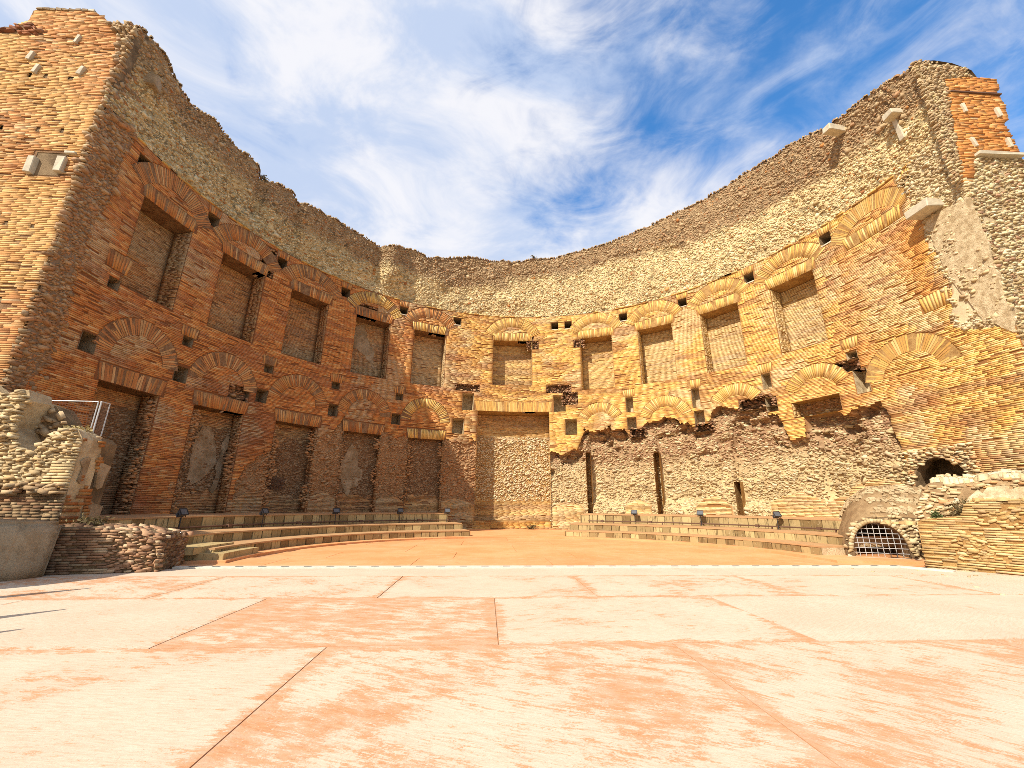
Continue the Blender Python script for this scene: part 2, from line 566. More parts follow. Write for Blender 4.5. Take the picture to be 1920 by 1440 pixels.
def ztop(s):
    t = np.array(TOP)
    return np.interp(s, arc(t[:, 0]), t[:, 1]) + (fbm(np.asarray(s) * 1.3, np.zeros_like(s), 71, 4) - .5) * .28


# openings: (theta centre, half width m, z0, z1, depth, kind)
UP_T = [-80.6, -66.2, -51.9, -36.7, -22.0, 0.25, 22.75, 37.8, 53.0, 68.3]
NICHES = []
for t in UP_T:
    NICHES.append(dict(t=t, hw=1.23, z0=10.12 if abs(t) > 3 else 10.62, z1=14.28, d=1.05, lvl='up'))
NICHES[5]['hw'] = 1.54
NICHES[6]['hw'] = 1.22
for t, d in ((-79.4, .95), (-65.3, .85), (-50.6, .85), (-36.4, .6), (-21.4, .5)):
    NICHES.append(dict(t=t, hw=1.24, z0=1.19, z1=6.15, d=d, lvl='low'))
NICHES.append(dict(t=0.55, hw=2.72, z0=0.62, z1=8.5, d=1.35, lvl='door'))
for t, hw, z1, d in ((19.3, .17, 5.4, .95), (35.4, .19, 5.2, .95), (51.7, .17, 3.1, .95)):
    NICHES.append(dict(t=t, hw=hw, z0=1.19, z1=z1, d=d, lvl='ragged'))
NICHES.append(dict(t=68.3, hw=1.2, z0=6.35, z1=7.2, d=.8, lvl='ragged'))

HOLES = []     # (theta, half width, z0, z1, depth, pale)
for t in (-86.2, -73.5, -59.1, -44.2, -29.4, -15.0, 30.2, 45.1, 60.4, 75.8, 89.8):
    HOLES.append((t, .29, 15.25, 15.88, 1.1, 'sill'))
for t in (11.85, 15.5):
    HOLES.append((t, .27, 15.2, 15.86, 1.1, 'sill'))
for t in (-72.9, -58.0, -43.7, -28.7):
    HOLES.append((t, .24, 8.75, 9.2, .55, 'dark'))
for t in (-85.4,):
    HOLES.append((t, .22, 9.75, 10.2, .6, 'dark'))
for t in (-86.3, -72.8, -58.4, -43.6, -29.1):
    HOLES.append((t, .30, 7.0, 7.72, .8, 'dark'))
for t, a, b in ((30.2, 8.15, 9.25), (45.6, 7.95, 9.25), (60.4, 8.3, 9.25), (75.7, 8.7, 9.1)):
    HOLES.append((t, .25, a, b, .72, 'pale'))
for t, a, b in ((30.4, 6.9, 7.75), (45.9, 6.8, 7.7), (60.6, 6.95, 7.8), (76.3, 6.95, 8.15)):
    HOLES.append((t, .31, a, b, .72, 'pale'))
for t, a, b, hw in ((-11.3, 8.5, 9.8, .42), (-13.6, 6.7, 7.8, .42), (12.6, 8.5, 9.75, .45), (15.4, 6.75, 7.9, .42)):
    HOLES.append((t, hw, a, b, 1.05, 'pale'))

OPEN = [(A(83.6) - 1.0, A(83.6) + 1.0, 2.35, 3.75)] + [(A(n['t']) - n['hw'], A(n['t']) + n['hw'], n['z0'], n['z1']) for n in NICHES] + [(A(h[0]) - h[1], A(h[0]) + h[1], h[2], h[3]) for h in HOLES]


BROKEN = [(-62.0, .45, 14.28, 16.15, .55), (-20.2, .62, 14.28, 14.85, .5), (3.9, .62, 14.28, 15.05, .5), (5.9, .42, 13.6, 14.3, .35), (4.9, .42, 8.5, 9.25, .5),
          (-11.6, .95, 9.98, 10.5, .4), (12.5, .95, 9.98, 10.6, .4), (15.5, .55, 9.0, 9.98, .35), (57.6, .95, 7.25, 7.95, .8), (31.6, .5, 6.3, 6.9, .7), (46.6, .55, 6.3, 6.8, .7), (-62.6, .55, 6.15, 7.6, .45),
          (18.0, .35, 13.6, 14.25, .3), (74.2, .7, 8.15, 8.75, .6), (-38.6, .75, 14.28, 15.2, .4)]
for t, hw, a, b, d in BROKEN:
    OPEN.append((A(t) - hw, A(t) + hw, a, b))


def in_open(s, z, grow=0.0):
    r = np.zeros(np.broadcast(s, z).shape, bool)
    for a, b, c, d in OPEN:
        r |= (s > a - grow) & (s < b + grow) & (z > c - grow) & (z < d + grow)
    return r


# arches: theta, springing centre z, outer radius, thickness, half angle
ARCHES = []
for t in UP_T + [83.3]:
    k = 1.18 if abs(t) < 3 else 1.0
    ARCHES.append(dict(t=t, zc=13.92, ro=2.42, th=.82, ha=61 * (1.06 if k > 1 else 1), lvl='up'))
for t in (-79.5, -65.6, -51.2, -36.6, -21.9):
    ARCHES.append(dict(t=t, zc=7.32, ro=1.80, th=.70, ha=86, lvl='low'))
for t, ha in ((22.8, 62), (38.4, 74), (53.8, 58), (69.0, 66)):
    ARCHES.append(dict(t=t, zc=7.25, ro=1.80, th=.74, ha=ha, lvl='low'))
ARCHES.append(dict(t=83.4, zc=7.05, ro=1.98, th=.78, ha=80, lvl='low'))
FLATS = []
for t in UP_T + [83.3]:
    FLATS.append(dict(t=t, hw=(1.62 if abs(t) < 3 else 1.42), z0=14.30, z1=14.98))
for t in (-79.4, -65.3, -50.6, -36.4, -21.4):
    FLATS.append(dict(t=t, hw=1.42, z0=6.17, z1=6.86))
FLATS.append(dict(t=0.55, hw=3.0, z0=8.52, z1=9.3))
SMALL = []     # little flat arches over the beam holes
for t in (-72.9, -58.0, -43.7, -28.7):
    SMALL.append((t, .42, 9.22, 9.72))
SMALL.append((-85.6, .5, 10.55, 11.25))
for t in (30.2, 45.6, 60.4, 75.7):
    SMALL.append((t, .42, 9.30, 9.82))
SMALL.append((88.9, .55, 9.6, 10.3))
for t in (-73.5, -59.1, -44.2, -29.4, 30.2, 45.1, 60.4, 75.8, 89.6):
    SMALL.append((t, .38, 15.92, 16.34))


def in_arch(s, z):
    r = np.zeros(np.broadcast(s, z).shape, bool)
    for a in ARCHES:
        dx = s - A(a['t']); dz = z - a['zc']
        rr = np.hypot(dx, dz); an = np.degrees(np.arctan2(np.abs(dx), dz))
        r |= (rr < a['ro'] + .02) & (rr > a['ro'] - a['th'] - .02) & (an < a['ha'] + .8)
    for f in FLATS:
        r |= (np.abs(s - A(f['t'])) < f['hw'] + .02) & (z > f['z0'] - .02) & (z < f['z1'] + .02)
    for t, hw, a, b in SMALL:
        r |= (np.abs(s - A(t)) < hw + .01) & (z > a - .01) & (z < b + .01)
    return r


# zones where the brick skin has been robbed out (polygons in theta, z)
ROUGH_R = [(9.7, 1.0), (9.7, 5.6), (13, 5.35), (17, 5.5), (18.4, 6.9), (22, 7.05), (28.5, 7.0), (29.5, 6.6), (31.5, 6.6), (33.0, 7.1), (38.5, 7.35), (43.5, 7.0), (44.5, 6.7),
           (47, 6.7), (48.6, 7.35), (50.5, 7.85), (53.5, 7.35), (56.5, 7.85), (59, 8.0), (60, 6.85), (61.6, 6.85), (62.5, 5.3), (65.2, 5.3), (66.3, 6.6), (71, 6.6), (72.5, 6.0), (75.5, 6.15),
           (78.3, 6.5), (78.9, 5.2), (79.3, 3.9), (79.9, 2.9), (82.5, 2.3), (86, 1.6), (88, 1.1), (88, 0.3), (9.7, .3)]
ROUGH_L = [(-8.6, 1.0), (-8.6, 6.05), (-12, 5.9), (-16.5, 6.1), (-27, 6.15), (-29, 5.9), (-31.5, 6.3), (-33, 6.6), (-41, 6.9), (-43, 6.0), (-46, 5.6), (-47, 4.8), (-55, 4.6), (-57.5, 4.2), (-59.8, 3.2),
           (-60.5, 2.6), (-60.5, 1.0)]
PATCH = [(-60.6, -53.0, 2.25), (-46.5, -40.5, 2.3), (-33.0, -25.5, 2.25), (-18.5, -9.0, 2.1), (10.2, 17.8, 1.95), (27.6, 33.4, 2.1), (43.0, 50.0, 2.2), (57.5, 66.5, 2.35), (66.5, 71.0, 2.1), (70.6, 79.5, 2.9)]
ROUGH_R = [(A(a), b) for a, b in ROUGH_R]
ROUGH_L = [(A(a), b) for a, b in ROUGH_L]


def patch(s, z):
    """later repair brickwork along the foot of the wall"""
    r = np.zeros(np.broadcast(s, z).shape, bool)
    for a, b, t in PATCH:
        x = (s - A((a + b) / 2)) / (A(b - a) / 2)
        r |= (np.abs(x) < 1) & (z < t - .5 * x * x + (fbm(s * 2, z * 2, 3) - .5) * .2)
    return r


def rough(s, z):
    """0 sound brickwork, 1 robbed (right), 2 worn (left), 3 broken wall end"""
    w = (fbm(s * 1.1, z * 1.1, 21) - .5) * .9 + (fbm(s * 4.5, z * 4.5, 22, 2) - .5) * .35
    w2 = (fbm(s * 1.1 + 50, z * 1.1, 23) - .5) * .7
    out = np.zeros(np.broadcast(s, z).shape, int)
    out[pip(s + w2 * .5, z + w, ROUGH_R) & ~patch(s, z)] = 1
    out[pip(s + w2 * .5, z + w, ROUGH_L) & ~patch(s, z)] = 2
    end = s < -Q90 + .0 + (fbm(z * .8, s * 0, 31) - .5) * .7 + sstep(12, 17, z) * .5 - sstep(6.3, 5.0, z) * .6
    out[end] = 3
    endr = s > Q90 + .25 + (fbm(z * .8, s * 0, 33) - .5) * .7 + sstep(8.6, 7.2, z) * 3 - sstep(13.2, 15.2, z) * .55
    out[endr] = 4
    return out


def bed_depth(s, z):
    r = rough(s, z)
    n = fbm(s * .9, z * .9, 41, 4)
    d = np.full(np.shape(r), .0)
    th = np.degrees(s / RW)
    top = np.interp(th, [a / RW * 180 / math.pi for a, b in ROUGH_R[1:-4]], [b for a, b in ROUGH_R[1:-4]])
    bay = sum(sstep(-.12, .12, hw - np.abs(s - A(t)) + (fbm(s * 1.5, z * 1.2, 43) - .5) * .45) for t, hw in ((23.9, 1.34), (39.7, 1.28), (55.6, 1.17), (70.0, .9))) * sstep(6.75, 6.35, z + (fbm(s * 1.5, z, 44) - .5) * .9) * sstep(1.4, 2.2, z)
    d = np.where(r == 1, .10 + .48 * bay + (n - .5) * .36 + .38 * sstep(1.5, .2, top - z) + .5 * sstep(.56, .72, fbm(s * 1.3, z * 1.5, 42)) * sstep(3.0, 1.0, top - z), d)
    d = np.where(r == 2, .10 + (n - .5) * .30, d)
    d = np.where(r == 3, -.02 + (n - .5) * .30, d)
    d = np.where(r == 4, .02 + (n - .5) * .10, d)
    return d


def upper_depth(s, z):
    """rubble of the lost half dome above the cornice"""
    n = fbm(s * .55, z * .55, 51, 5)
    t = (z - Z_COR) / 5.0
    bump = .55 * np.exp(-((s - A(-34.2)) / 1.1) ** 2) * sstep(16.9, 18.2, z)      # the boss left of the middle
    scar = .35 * np.exp(-((s - A(-66.0)) / .35) ** 2) + .30 * np.exp(-((s - A(-57.9)) / .35) ** 2) + .5 * np.exp(-((s - A(-37.3)) / .5) ** 2)
    lump = .45 * (fbm(s * .28, z * .1, 52, 3) - .5)
    return .10 + (n - .5) * .55 + lump - bump + scar * sstep(16.6, 18, z) - .30 * np.clip(t, 0, 1) ** 1.5


# ---------------------------------------------------------------- build: curved wall
exedra = empty('curved_wall', (CX, CY + RW, 0))
tag(exedra, 'tall semicircular ruined brick wall with two rows of niches round the stage', 'ruined wall')


def breaks(lo, hi, step, extra):
    b = np.arange(lo, hi + 1e-6, step)
    ex = np.array(sorted(e for e in extra if lo < e < hi))
    b = np.array([v for v in b if len(ex) == 0 or np.min(np.abs(ex - v)) > step * .3])
    return np.unique(np.concatenate([b, ex, [lo, hi]]))


def build_face():
    us = breaks(S_MIN, S_MAX, .14, [v for o in OPEN for v in o[:2]])
    zs = breaks(Z_BASE, Z_COR, .14, [v for o in OPEN for v in o[2:]])
    U, Z = np.meshgrid(us, zs)
    edge = in_open(U, Z, .03) & ~in_open(U, Z, -.03)
    D = bed_depth(U, Z) + (fbm(U * 3, Z * 3, 8) - .5) * .02
    D = np.where(edge, np.minimum(D, .5), D)
    V = wall(U.ravel(), D.ravel(), Z.ravel())
    nu, nz = len(us), len(zs)
    i, j = np.meshgrid(np.arange(nu - 1), np.arange(nz - 1))
    um = (us[:-1] + us[1:]) / 2; zm = (zs[:-1] + zs[1:]) / 2
    UM, ZM = np.meshgrid(um, zm)
    keep = ~in_open(UM, ZM)
    a = (j * nu + i)[keep]
    Fq = np.stack([a, a + 1, a + 1 + nu, a + nu], -1)
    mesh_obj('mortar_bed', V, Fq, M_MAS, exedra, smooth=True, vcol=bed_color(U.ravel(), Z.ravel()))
    # upper rubble face, wall top, outer face and the two ends
    us = np.linspace(S_MIN, S_MAX, 560)
    zt = ztop(us)
    rows = []; sz_ = []
    nv = 64
    for k in range(nv + 1):
        f = k / nv
        z = Z_COR + (zt - Z_COR) * f
        rows.append(wall(us, upper_depth(us, z), z)); sz_.append(z)
    dtop = upper_depth(us, zt)
    for dd, dz in ((.12, .07), (.35, .12), (.8, .16), (1.6, .05), (2.4, -.3), (2.6, -.9)):
        rows.append(wall(us, dtop + dd, zt + dz + (fbm(us * 1.7, us * 0 + dd, 77) - .5) * .25)); sz_.append(zt + .3)
    for z in (14., 8., 3., Z_BASE):
        rows.append(wall(us, np.full_like(us, 2.7 + (14 - z) * .03), np.full_like(us, z))); sz_.append(zt + .3)
    V = np.concatenate(rows)
    nu = len(us)
    i, j = np.meshgrid(np.arange(nu - 1), np.arange(len(rows) - 1))
    a = (j * nu + i).ravel()
    Fq = np.stack([a, a + 1, a + 1 + nu, a + nu], -1)
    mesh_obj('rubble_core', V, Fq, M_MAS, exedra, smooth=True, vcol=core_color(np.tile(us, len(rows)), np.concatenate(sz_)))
    for s, nm in ((S_MIN, 'wall_end'), (S_MAX, 'wall_end')):
        bm = bmesh.new()
        zt = float(ztop(np.array([s]))[0])
        prof = [(0.06, Z_BASE), (0.06, Z_COR), (float(upper_depth(np.array([s]), np.array([zt]))[0]) + .02, zt - .05), (1.6, zt), (2.6, zt - .9), (2.7, 14), (3.0, Z_BASE)]
        sg = 1 if s < 0 else -1
        v0 = [bm.verts.new(wall([s + sg * .01], [d], [z])[0]) for d, z in prof]
        v1 = [bm.verts.new(wall([s + sg * .4], [d + .03], [z])[0]) for d, z in prof]
        bm.faces.new(v0); bm.faces.new(v1[::-1])
        for q in range(len(prof)):
            bm.faces.new((v0[q], v0[(q + 1) % len(prof)], v1[(q + 1) % len(prof)], v1[q]))
        bm_obj(nm, bm, M_CORE, exedra)


def wall_color(s, z, n):
    th = np.degrees(s / RW)
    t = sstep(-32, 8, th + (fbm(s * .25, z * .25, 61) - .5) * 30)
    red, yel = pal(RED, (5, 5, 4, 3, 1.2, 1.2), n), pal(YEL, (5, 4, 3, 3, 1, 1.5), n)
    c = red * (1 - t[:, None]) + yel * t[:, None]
    # redder brick bands and patches on the east side, darker brick patches low on the west side
    p = sstep(.53, .68, fbm(s * .45, z * .3, 63)) * sstep(60, 80, th)
    c = c * (1 - p[:, None] * .7) + pal(RED, (4, 5, 2, 4, 1, 2), n) * p[:, None] * .75
    low_dark = sstep(.50, .70, fbm(s * .35 + 9, z * .35, 64)) * sstep(-20, -40, th) * sstep(11, 7, z)
    c = c * (1 - low_dark[:, None] * .75) + pal(DKR, (3, 3, 3, 2, 2), n) * low_dark[:, None] * .75
    pale = sstep(.52, .68, fbm(s * .55 + 30, z * .55, 65)) + .9 * np.exp(-((th - 82) / 4.5) ** 2) * sstep(9, 10, z) * sstep(14.5, 13, z)
    pale = np.clip(pale, 0, 1)[:, None] * .6
    c = c * (1 - pale) + pal(TAN, (2, 3, 2, 2, 1), n) * pale * (1 - .25 * (1 - t[:, None]))
    # dark reddish streaks where the face has weathered, drawn out along the courses
    strk = sstep(.54, .70, fbm(s * .5, z * 2.6, 69))[:, None] * .6
    c = c * (1 - strk) + pal(DKR, (3, 4, 2, 4, 1.5), n) * strk
    # orange strip beside the corbel
    osx = (np.exp(-((th - 88.3) / 1.7) ** 2) * sstep(9.5, 10.5, z) * sstep(14.2, 13, z))[:, None] * .8
    c = c * (1 - osx) + pal([(.62, .27, .06), (.68, .34, .09), (.52, .20, .05)], (3, 3, 2), n) * osx
    return np.clip(c, .02, .8)


def patch_color(s, z, n):
    c = wall_color(s, z, n)
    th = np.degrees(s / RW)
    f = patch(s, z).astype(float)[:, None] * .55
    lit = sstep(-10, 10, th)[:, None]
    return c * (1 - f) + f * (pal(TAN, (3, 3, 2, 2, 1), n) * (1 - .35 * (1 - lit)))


def bed_color(s, z):
    """mortar and bedding, a little duller than the bricks it carries"""
    th = np.degrees(s / RW)
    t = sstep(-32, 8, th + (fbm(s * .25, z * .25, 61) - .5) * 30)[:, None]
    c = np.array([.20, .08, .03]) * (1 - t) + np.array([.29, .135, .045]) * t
    r = rough(s, z)
    lo = sstep(5.2, 3.4, z + (fbm(s * .7, z * .7, 83) - .5) * 2)[:, None]
    c = np.where((r == 1)[:, None], np.array([.31, .19, .10]) * (1 - lo) + np.array([.50, .37, .19]) * lo, c)  # upper robbed bed darkened, the shadow there put into its colour
    c = np.where((r == 2)[:, None], np.array([.31, .185, .09]), c)
    c = np.where((r == 3)[:, None], np.array([.24, .165, .10]), c)
    c = np.where((r == 4)[:, None], np.array([.56, .45, .27]), c)
    k = .72 + .56 * fbm(s * 2.2, z * 2.2, 66)[:, None]
    return np.clip(c * k, .02, .8)


def core_color(s, z):
    k = dark_band(s, z)[:, None]
    th = np.degrees(s / RW)
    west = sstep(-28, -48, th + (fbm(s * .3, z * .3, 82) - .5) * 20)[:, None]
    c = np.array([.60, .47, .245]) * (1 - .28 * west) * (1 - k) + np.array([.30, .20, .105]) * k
    n = fbm(s * 2.4, z * 2.4, 67)[:, None]
    pit = sstep(.52, .66, fbm(s * 5.5, z * 6.5, 68, 2))[:, None]
    return np.clip(c * (.6 + .8 * n) * (1 - .55 * pit), .02, .8)


pk = Pack()


def allow_brick(s, z):
    return (rough(s, z) == 0) & ~in_open(s, z, .03) & ~in_arch(s, z) & (z < Z_COR - .06)


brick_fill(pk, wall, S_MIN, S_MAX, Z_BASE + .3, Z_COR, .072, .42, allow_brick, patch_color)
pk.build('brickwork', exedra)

# cornice: one course of flat tiles standing proud under the rubble
pc = Pack()
e = np.arange(A(-89), A(92), .42)
n = len(e)
keep = (fbm(e * .6, e * 0, 90) > .36) & (RNG.random(len(e)) > .25)
e = e[keep]; n = len(e)
sg = np.array([[-1, 1, 1, -1]]); szz = np.array([[-1, -1, 1, 1]])
pc.add(wall, e, np.full(n, Z_COR - .02), sg * .195 + np.zeros((n, 4)), szz * .035 + RNG.normal(0, .006, (n, 4)), sg * .2 + np.zeros((n, 4)), szz * .035 + np.zeros((n, 4)),
       -.05 - RNG.uniform(0, .05, (n, 1)), np.full((n, 1), .2), pal(YEL, (2, 2, 3, 2, 3, 2), n) * .8)
pc.build('cornice_tiles', exedra)

# rubble of the upper zone
pu = Pack()


def dark_band(s, z):
    th = np.degrees(s / RW)
    b = np.interp(th, [-95, -60, -40, -24, -9, 6, 21, 36, 50, 68, 84, 97], [19.0, 18.9, 18.8, 18.7, 18.8, 20.0, 20.5, 20.4, 20.0, 19.7, 19.1, 18.6])
    return sstep(-.5, .5, z - b + (fbm(s * .8, z * .8, 81) - .5) * 1.6)


def rubble_color(s, z, n):
    th = np.degrees(s / RW)
    k = dark_band(s, z)[:, None]
    west = sstep(-28, -48, th + (fbm(s * .3, z * .3, 82) - .5) * 20)[:, None]
    tan = pal(TAN, (4, 4, 3, 3, 1.6), n, .16, .8) * (1 - .10 * west) * np.array([1, .97, .9])
    brn = pal(BRN, (3, 3, 2, 3, 1.5), n)
    c = tan * (1 - k) + brn * k
    rd = (RNG.random(n) < .035)[:, None]
    return np.where(rd, pal(RED, (3, 3, 2, 2, 2, 2), n) * .8, c)


stone_fill(pu, wall, S_MIN, S_MAX, Z_COR + .05, 23.2, .115, .078, lambda s, z: z < ztop(s) + .05, rubble_color, proud=.055, dfun=upper_depth, drop=.25, round_=.86)
stone_fill(pu, wall, S_MIN, S_MAX, Z_COR + .05, 23.2, .24, .17, lambda s, z: (z < ztop(s) - .1) & (RNG.random(len(s)) < .14), rubble_color, proud=.085, dfun=upper_depth, round_=.86, rot=.6)
pu.build('rubble_facing', exedra)
build_face()

# stones lying along the broken top, seen against the sky
pt = Pack()


def topF(s, d, t):
    """surface lying on the wall top: t runs inwards across the wall, -d is up"""
    ds = upper_depth(s, ztop(s))
    zz = ztop(s) + .05 - d
    return wall(s, ds + t, zz)


stone_fill(pt, topF, S_MIN, S_MAX, -.12, .8, .11, .10, lambda s, t: np.ones(len(s), bool), lambda s, t, n: pal(BRN, (3, 3, 3, 2, 1.5), n) * .85, proud=.06, drop=.25)
pt.build('top_stones', exedra)

# chips of broken brick and tufa in the robbed zones
pr_ = Pack()


def chip_color(s, z, n):
    th = np.degrees(s / RW)
    r = rough(s, z)
    lo = sstep(5.2, 3.4, z + (fbm(s * .7, z * .7, 83) - .5) * 2)[:, None]
    hi = pal([(.37, .21, .11), (.28, .15, .08), (.48, .32, .17), (.20, .10, .055), (.54, .40, .23)], (3, 3, 3, 2, 2), n)  # upper chips maroon, with the shadow up there painted into their colour
    east = hi * (1 - lo) + pal(TAN, (3, 3, 4, 2, 2), n) * lo * .9
    west = pal([(.36, .21, .10), (.43, .27, .135), (.27, .14, .065), (.48, .33, .18), (.40, .18, .07)], (3, 3, 3, 2, 3), n)
    mixk = (RNG.random(n) < .42)[:, None]
    east = np.where(mixk, pal(TAN, (2, 3, 4, 1.5, 2.5), n) * .9, east)
    c = np.where((r == 1)[:, None], east, west)
    return np.where((r == 4)[:, None], pal(TAN, (2, 4, 1, 4, 1), n) * 1.05, c)


stone_fill(pr_, wall, S_MIN, S_MAX, .3, Z_COR, .14, .07, lambda s, z: np.isin(rough(s, z), (1, 2, 3)) & ~in_open(s, z, .02) & ~in_arch(s, z), chip_color, proud=.07, round_=.88, rot=.25, dfun=bed_depth, drop=.2)
stone_fill(pr_, wall, S_MIN, S_MAX, .3, Z_COR, .27, .12, lambda s, z: np.isin(rough(s, z), (1, 2, 3)) & ~in_open(s, z, .02) & ~in_arch(s, z) & (RNG.random(len(s)) < .3), chip_color, proud=.13, round_=.87, rot=.35, dfun=bed_depth)
stone_fill(pr_, wall, Q90 - .3, S_MAX, 6.5, Z_COR, .14, .085, lambda s, z: (rough(s, z) == 4) & ((z > 13.5) | (fbm(s * 2.5, z * 2.5, 170) > .52)), lambda s, z, n: pal(TAN + BRN[:2], (3, 3, 2, 3, 2, 2, 2), n), proud=.11, rot=.35, dfun=bed_depth)
pr_.build('broken_facing', exedra)


# ---------------------------------------------------------------- niches and holes
def recess(name, s0, s1, z0, z1, d0, d1, mat, parent, sill=None, jag=0.0, nseg=6):
    """five-sided recess in the curved wall"""
    us = np.linspace(s0, s1, nseg + 1)
    V, Fq = [], []

    def strip(a, b):
        k = len(V)
        for p in a: V.append(p)
        for p in b: V.append(p)
        n_ = len(a)
        for i in range(n_ - 1):
            Fq.append((k + i, k + i + 1, k + n_ + i + 1, k + n_ + i))
    L = lambda u, d, z: [wall([x], [y], [w])[0] for x, y, w in zip(u, d, z)]
    c = np.full(nseg + 1, 1.0)
    strip(L(us, c * d1, c * z0), L(us, c * d1, c * z1))          # back
    strip(L(us, c * d0, c * z0), L(us, c * d1, c * z0))          # sill
    strip(L(us, c * d1, c * z1), L(us, c * d0, c * z1))          # soffit
    two = lambda s: (L([s, s], [d0, d0], [z0, z1]), L([s, s], [d1, d1], [z0, z1]))
    a, b = two(s0); strip(b, a)
    a, b = two(s1); strip(a, b)
    return mesh_obj(name, np.array(V), np.array(Fq), mat, parent)


def niche_bricks(nd, ob):
    s0, s1 = A(nd['t']) - nd['hw'], A(nd['t']) + nd['hw']
    z0, z1, d = nd['z0'], nd['z1'], nd['d']
    pkn = Pack()
    lvl = nd['lvl']
    back = lambda u, dd, z: wall(u, d + dd, z)
    sa = (s0 + s1) / 2

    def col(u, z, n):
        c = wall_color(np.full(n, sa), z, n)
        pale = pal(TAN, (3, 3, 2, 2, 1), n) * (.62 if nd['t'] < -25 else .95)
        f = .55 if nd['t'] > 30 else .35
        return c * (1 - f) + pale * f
    if lvl == 'up':
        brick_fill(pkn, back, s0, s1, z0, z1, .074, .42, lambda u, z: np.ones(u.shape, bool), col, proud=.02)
    elif lvl == 'door':
        brick_fill(pkn, back, s0, s1, 7.0 if False else z0, z1, .074, .42, lambda u, z: (z > 6.6 + (fbm(u, z, 4) - .5) * 1.2) | (z < 2.2 + (fbm(u, z, 5) - .5) * .5), col, proud=.03)
        stone_fill(pkn, back, s0, s1, 1.6, 7.2, .16, .09, lambda u, z: (z < 6.8) & (z > 2.0), lambda u, z, n: pal(TAN + [(.42, .22, .12)], (3, 4, 3, 3, 1, 1.5), n), proud=.10, round_=.86, rot=.35)
    else:
        zb = 2.3 if lvl == 'low' else 2.0
        w = lambda u, z: z + (fbm(u * 1.5, z * 1.5, 6) - .5) * 1.2
        topz = z1 - .9 if lvl == 'low' and nd['t'] < -45 else z1 + 9
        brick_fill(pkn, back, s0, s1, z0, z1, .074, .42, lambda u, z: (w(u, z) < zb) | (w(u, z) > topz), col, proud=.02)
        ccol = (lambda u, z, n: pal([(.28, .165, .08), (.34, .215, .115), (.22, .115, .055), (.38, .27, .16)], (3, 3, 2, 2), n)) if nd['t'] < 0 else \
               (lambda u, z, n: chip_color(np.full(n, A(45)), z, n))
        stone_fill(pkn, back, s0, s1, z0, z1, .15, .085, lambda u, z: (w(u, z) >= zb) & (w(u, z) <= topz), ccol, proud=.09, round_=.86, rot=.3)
    # jambs
    for s, sgn in ((s0, 1), (s1, -1)) if nd['hw'] > .5 else ():
        jam = (lambda u, dd, z, s=s, sgn=sgn: wall(s + sgn * (-dd), u, z))
        if sgn > 0:
            jam = (lambda u, dd, z, s=s: wall(s - dd, d - u, z))
        else:
            jam = (lambda u, dd, z, s=s: wall(s + dd, u, z))
        brick_fill(pkn, jam, .02, d - .02, z0, z1, .074, .34, lambda u, z: np.ones(u.shape, bool), col, proud=.018, du=.04)
    pkn.build('brick_lining', ob)


LATE = []
for nd in NICHES:
    s0, s1 = A(nd['t']) - nd['hw'], A(nd['t']) + nd['hw']
    ob = recess('niche' if nd['hw'] > .5 else 'chase', s0, s1, nd['z0'], nd['z1'], -.006, nd['d'], M_MORTAR if nd['t'] < -15 else M_MORTAR_Y, exedra, nseg=8)
    if nd['lvl'] == 'door':
        ob['label'] = 'tall central doorway niche with a lintel of upright bricks'
    niche_bricks(nd, ob)

rag_ = Pack()
for nd in NICHES:
    if nd['lvl'] != 'low':
        continue
    s0, s1 = A(nd['t']) - nd['hw'], A(nd['t']) + nd['hw']
    wc_ = lambda u, z, n: pal([(.38, .22, .105), (.45, .29, .15), (.27, .14, .07), (.46, .22, .085)], (3, 3, 2, 3), n)
    edge_ = lambda u, z, s0=s0, s1=s1: (np.minimum(np.abs(u - s0), np.abs(u - s1)) < .05 + .42 * sstep(.38, .68, fbm(u * .5, z * .9, 190))) & (z < 5.9)
    stone_fill(rag_, wall, s0 - .5, s1 + .5, 1.25, 5.9, .16, .075, edge_, wc_, base_d=.10, proud=.13, round_=.86, rot=.2, drop=.25)
    bk0 = lambda u, d, z, dd=nd['d']: wall(u, dd + np.asarray(d) - .02, z)
    rr_ = random.Random(int(nd['t'] * 10))
    zc_ = rr_.uniform(3.2, 4.6); uc_ = (s0 + s1) / 2 + rr_.uniform(-.4, .4)
    ptsn = [(uc_ + math.cos(q) * rr_.uniform(.25, .85), zc_ - .6 + math.sin(q) * rr_.uniform(.5, 1.9)) for q in [i * 2 * math.pi / 11 for i in range(11)]]
    plaster_patch_later = (bk0, ptsn)
    if nd['t'] in (-65.3, -36.4):
        LATE.append(plaster_patch_later)
rag_.build('broken_edges', exedra)

for (t, hw, z0, z1, d, kd) in HOLES:
    mat = M_PLASTER if kd == 'pale' else (M_GREYPL if kd == 'dark' else M_CORE)
    ob = recess('beam_hole', A(t) - hw, A(t) + hw, z0, z1, -.02, d, mat, exedra, nseg=2)
    if kd == 'sill' and t > -40:
        bm = bmesh.new()
        c = wall([A(t)], [.22], [z0 + .03])[0]
        add_box(bm, (0, 0, 0), (hw * 2 - .04, .5, .07), jitter=.012)
        bmesh.ops.transform(bm, matrix=Matrix.Translation(c) @ Matrix.Rotation(-A(t) / RW, 4, 'Z'), verts=bm.verts)
        bm_obj('sill', bm, M_MARBLE, ob)

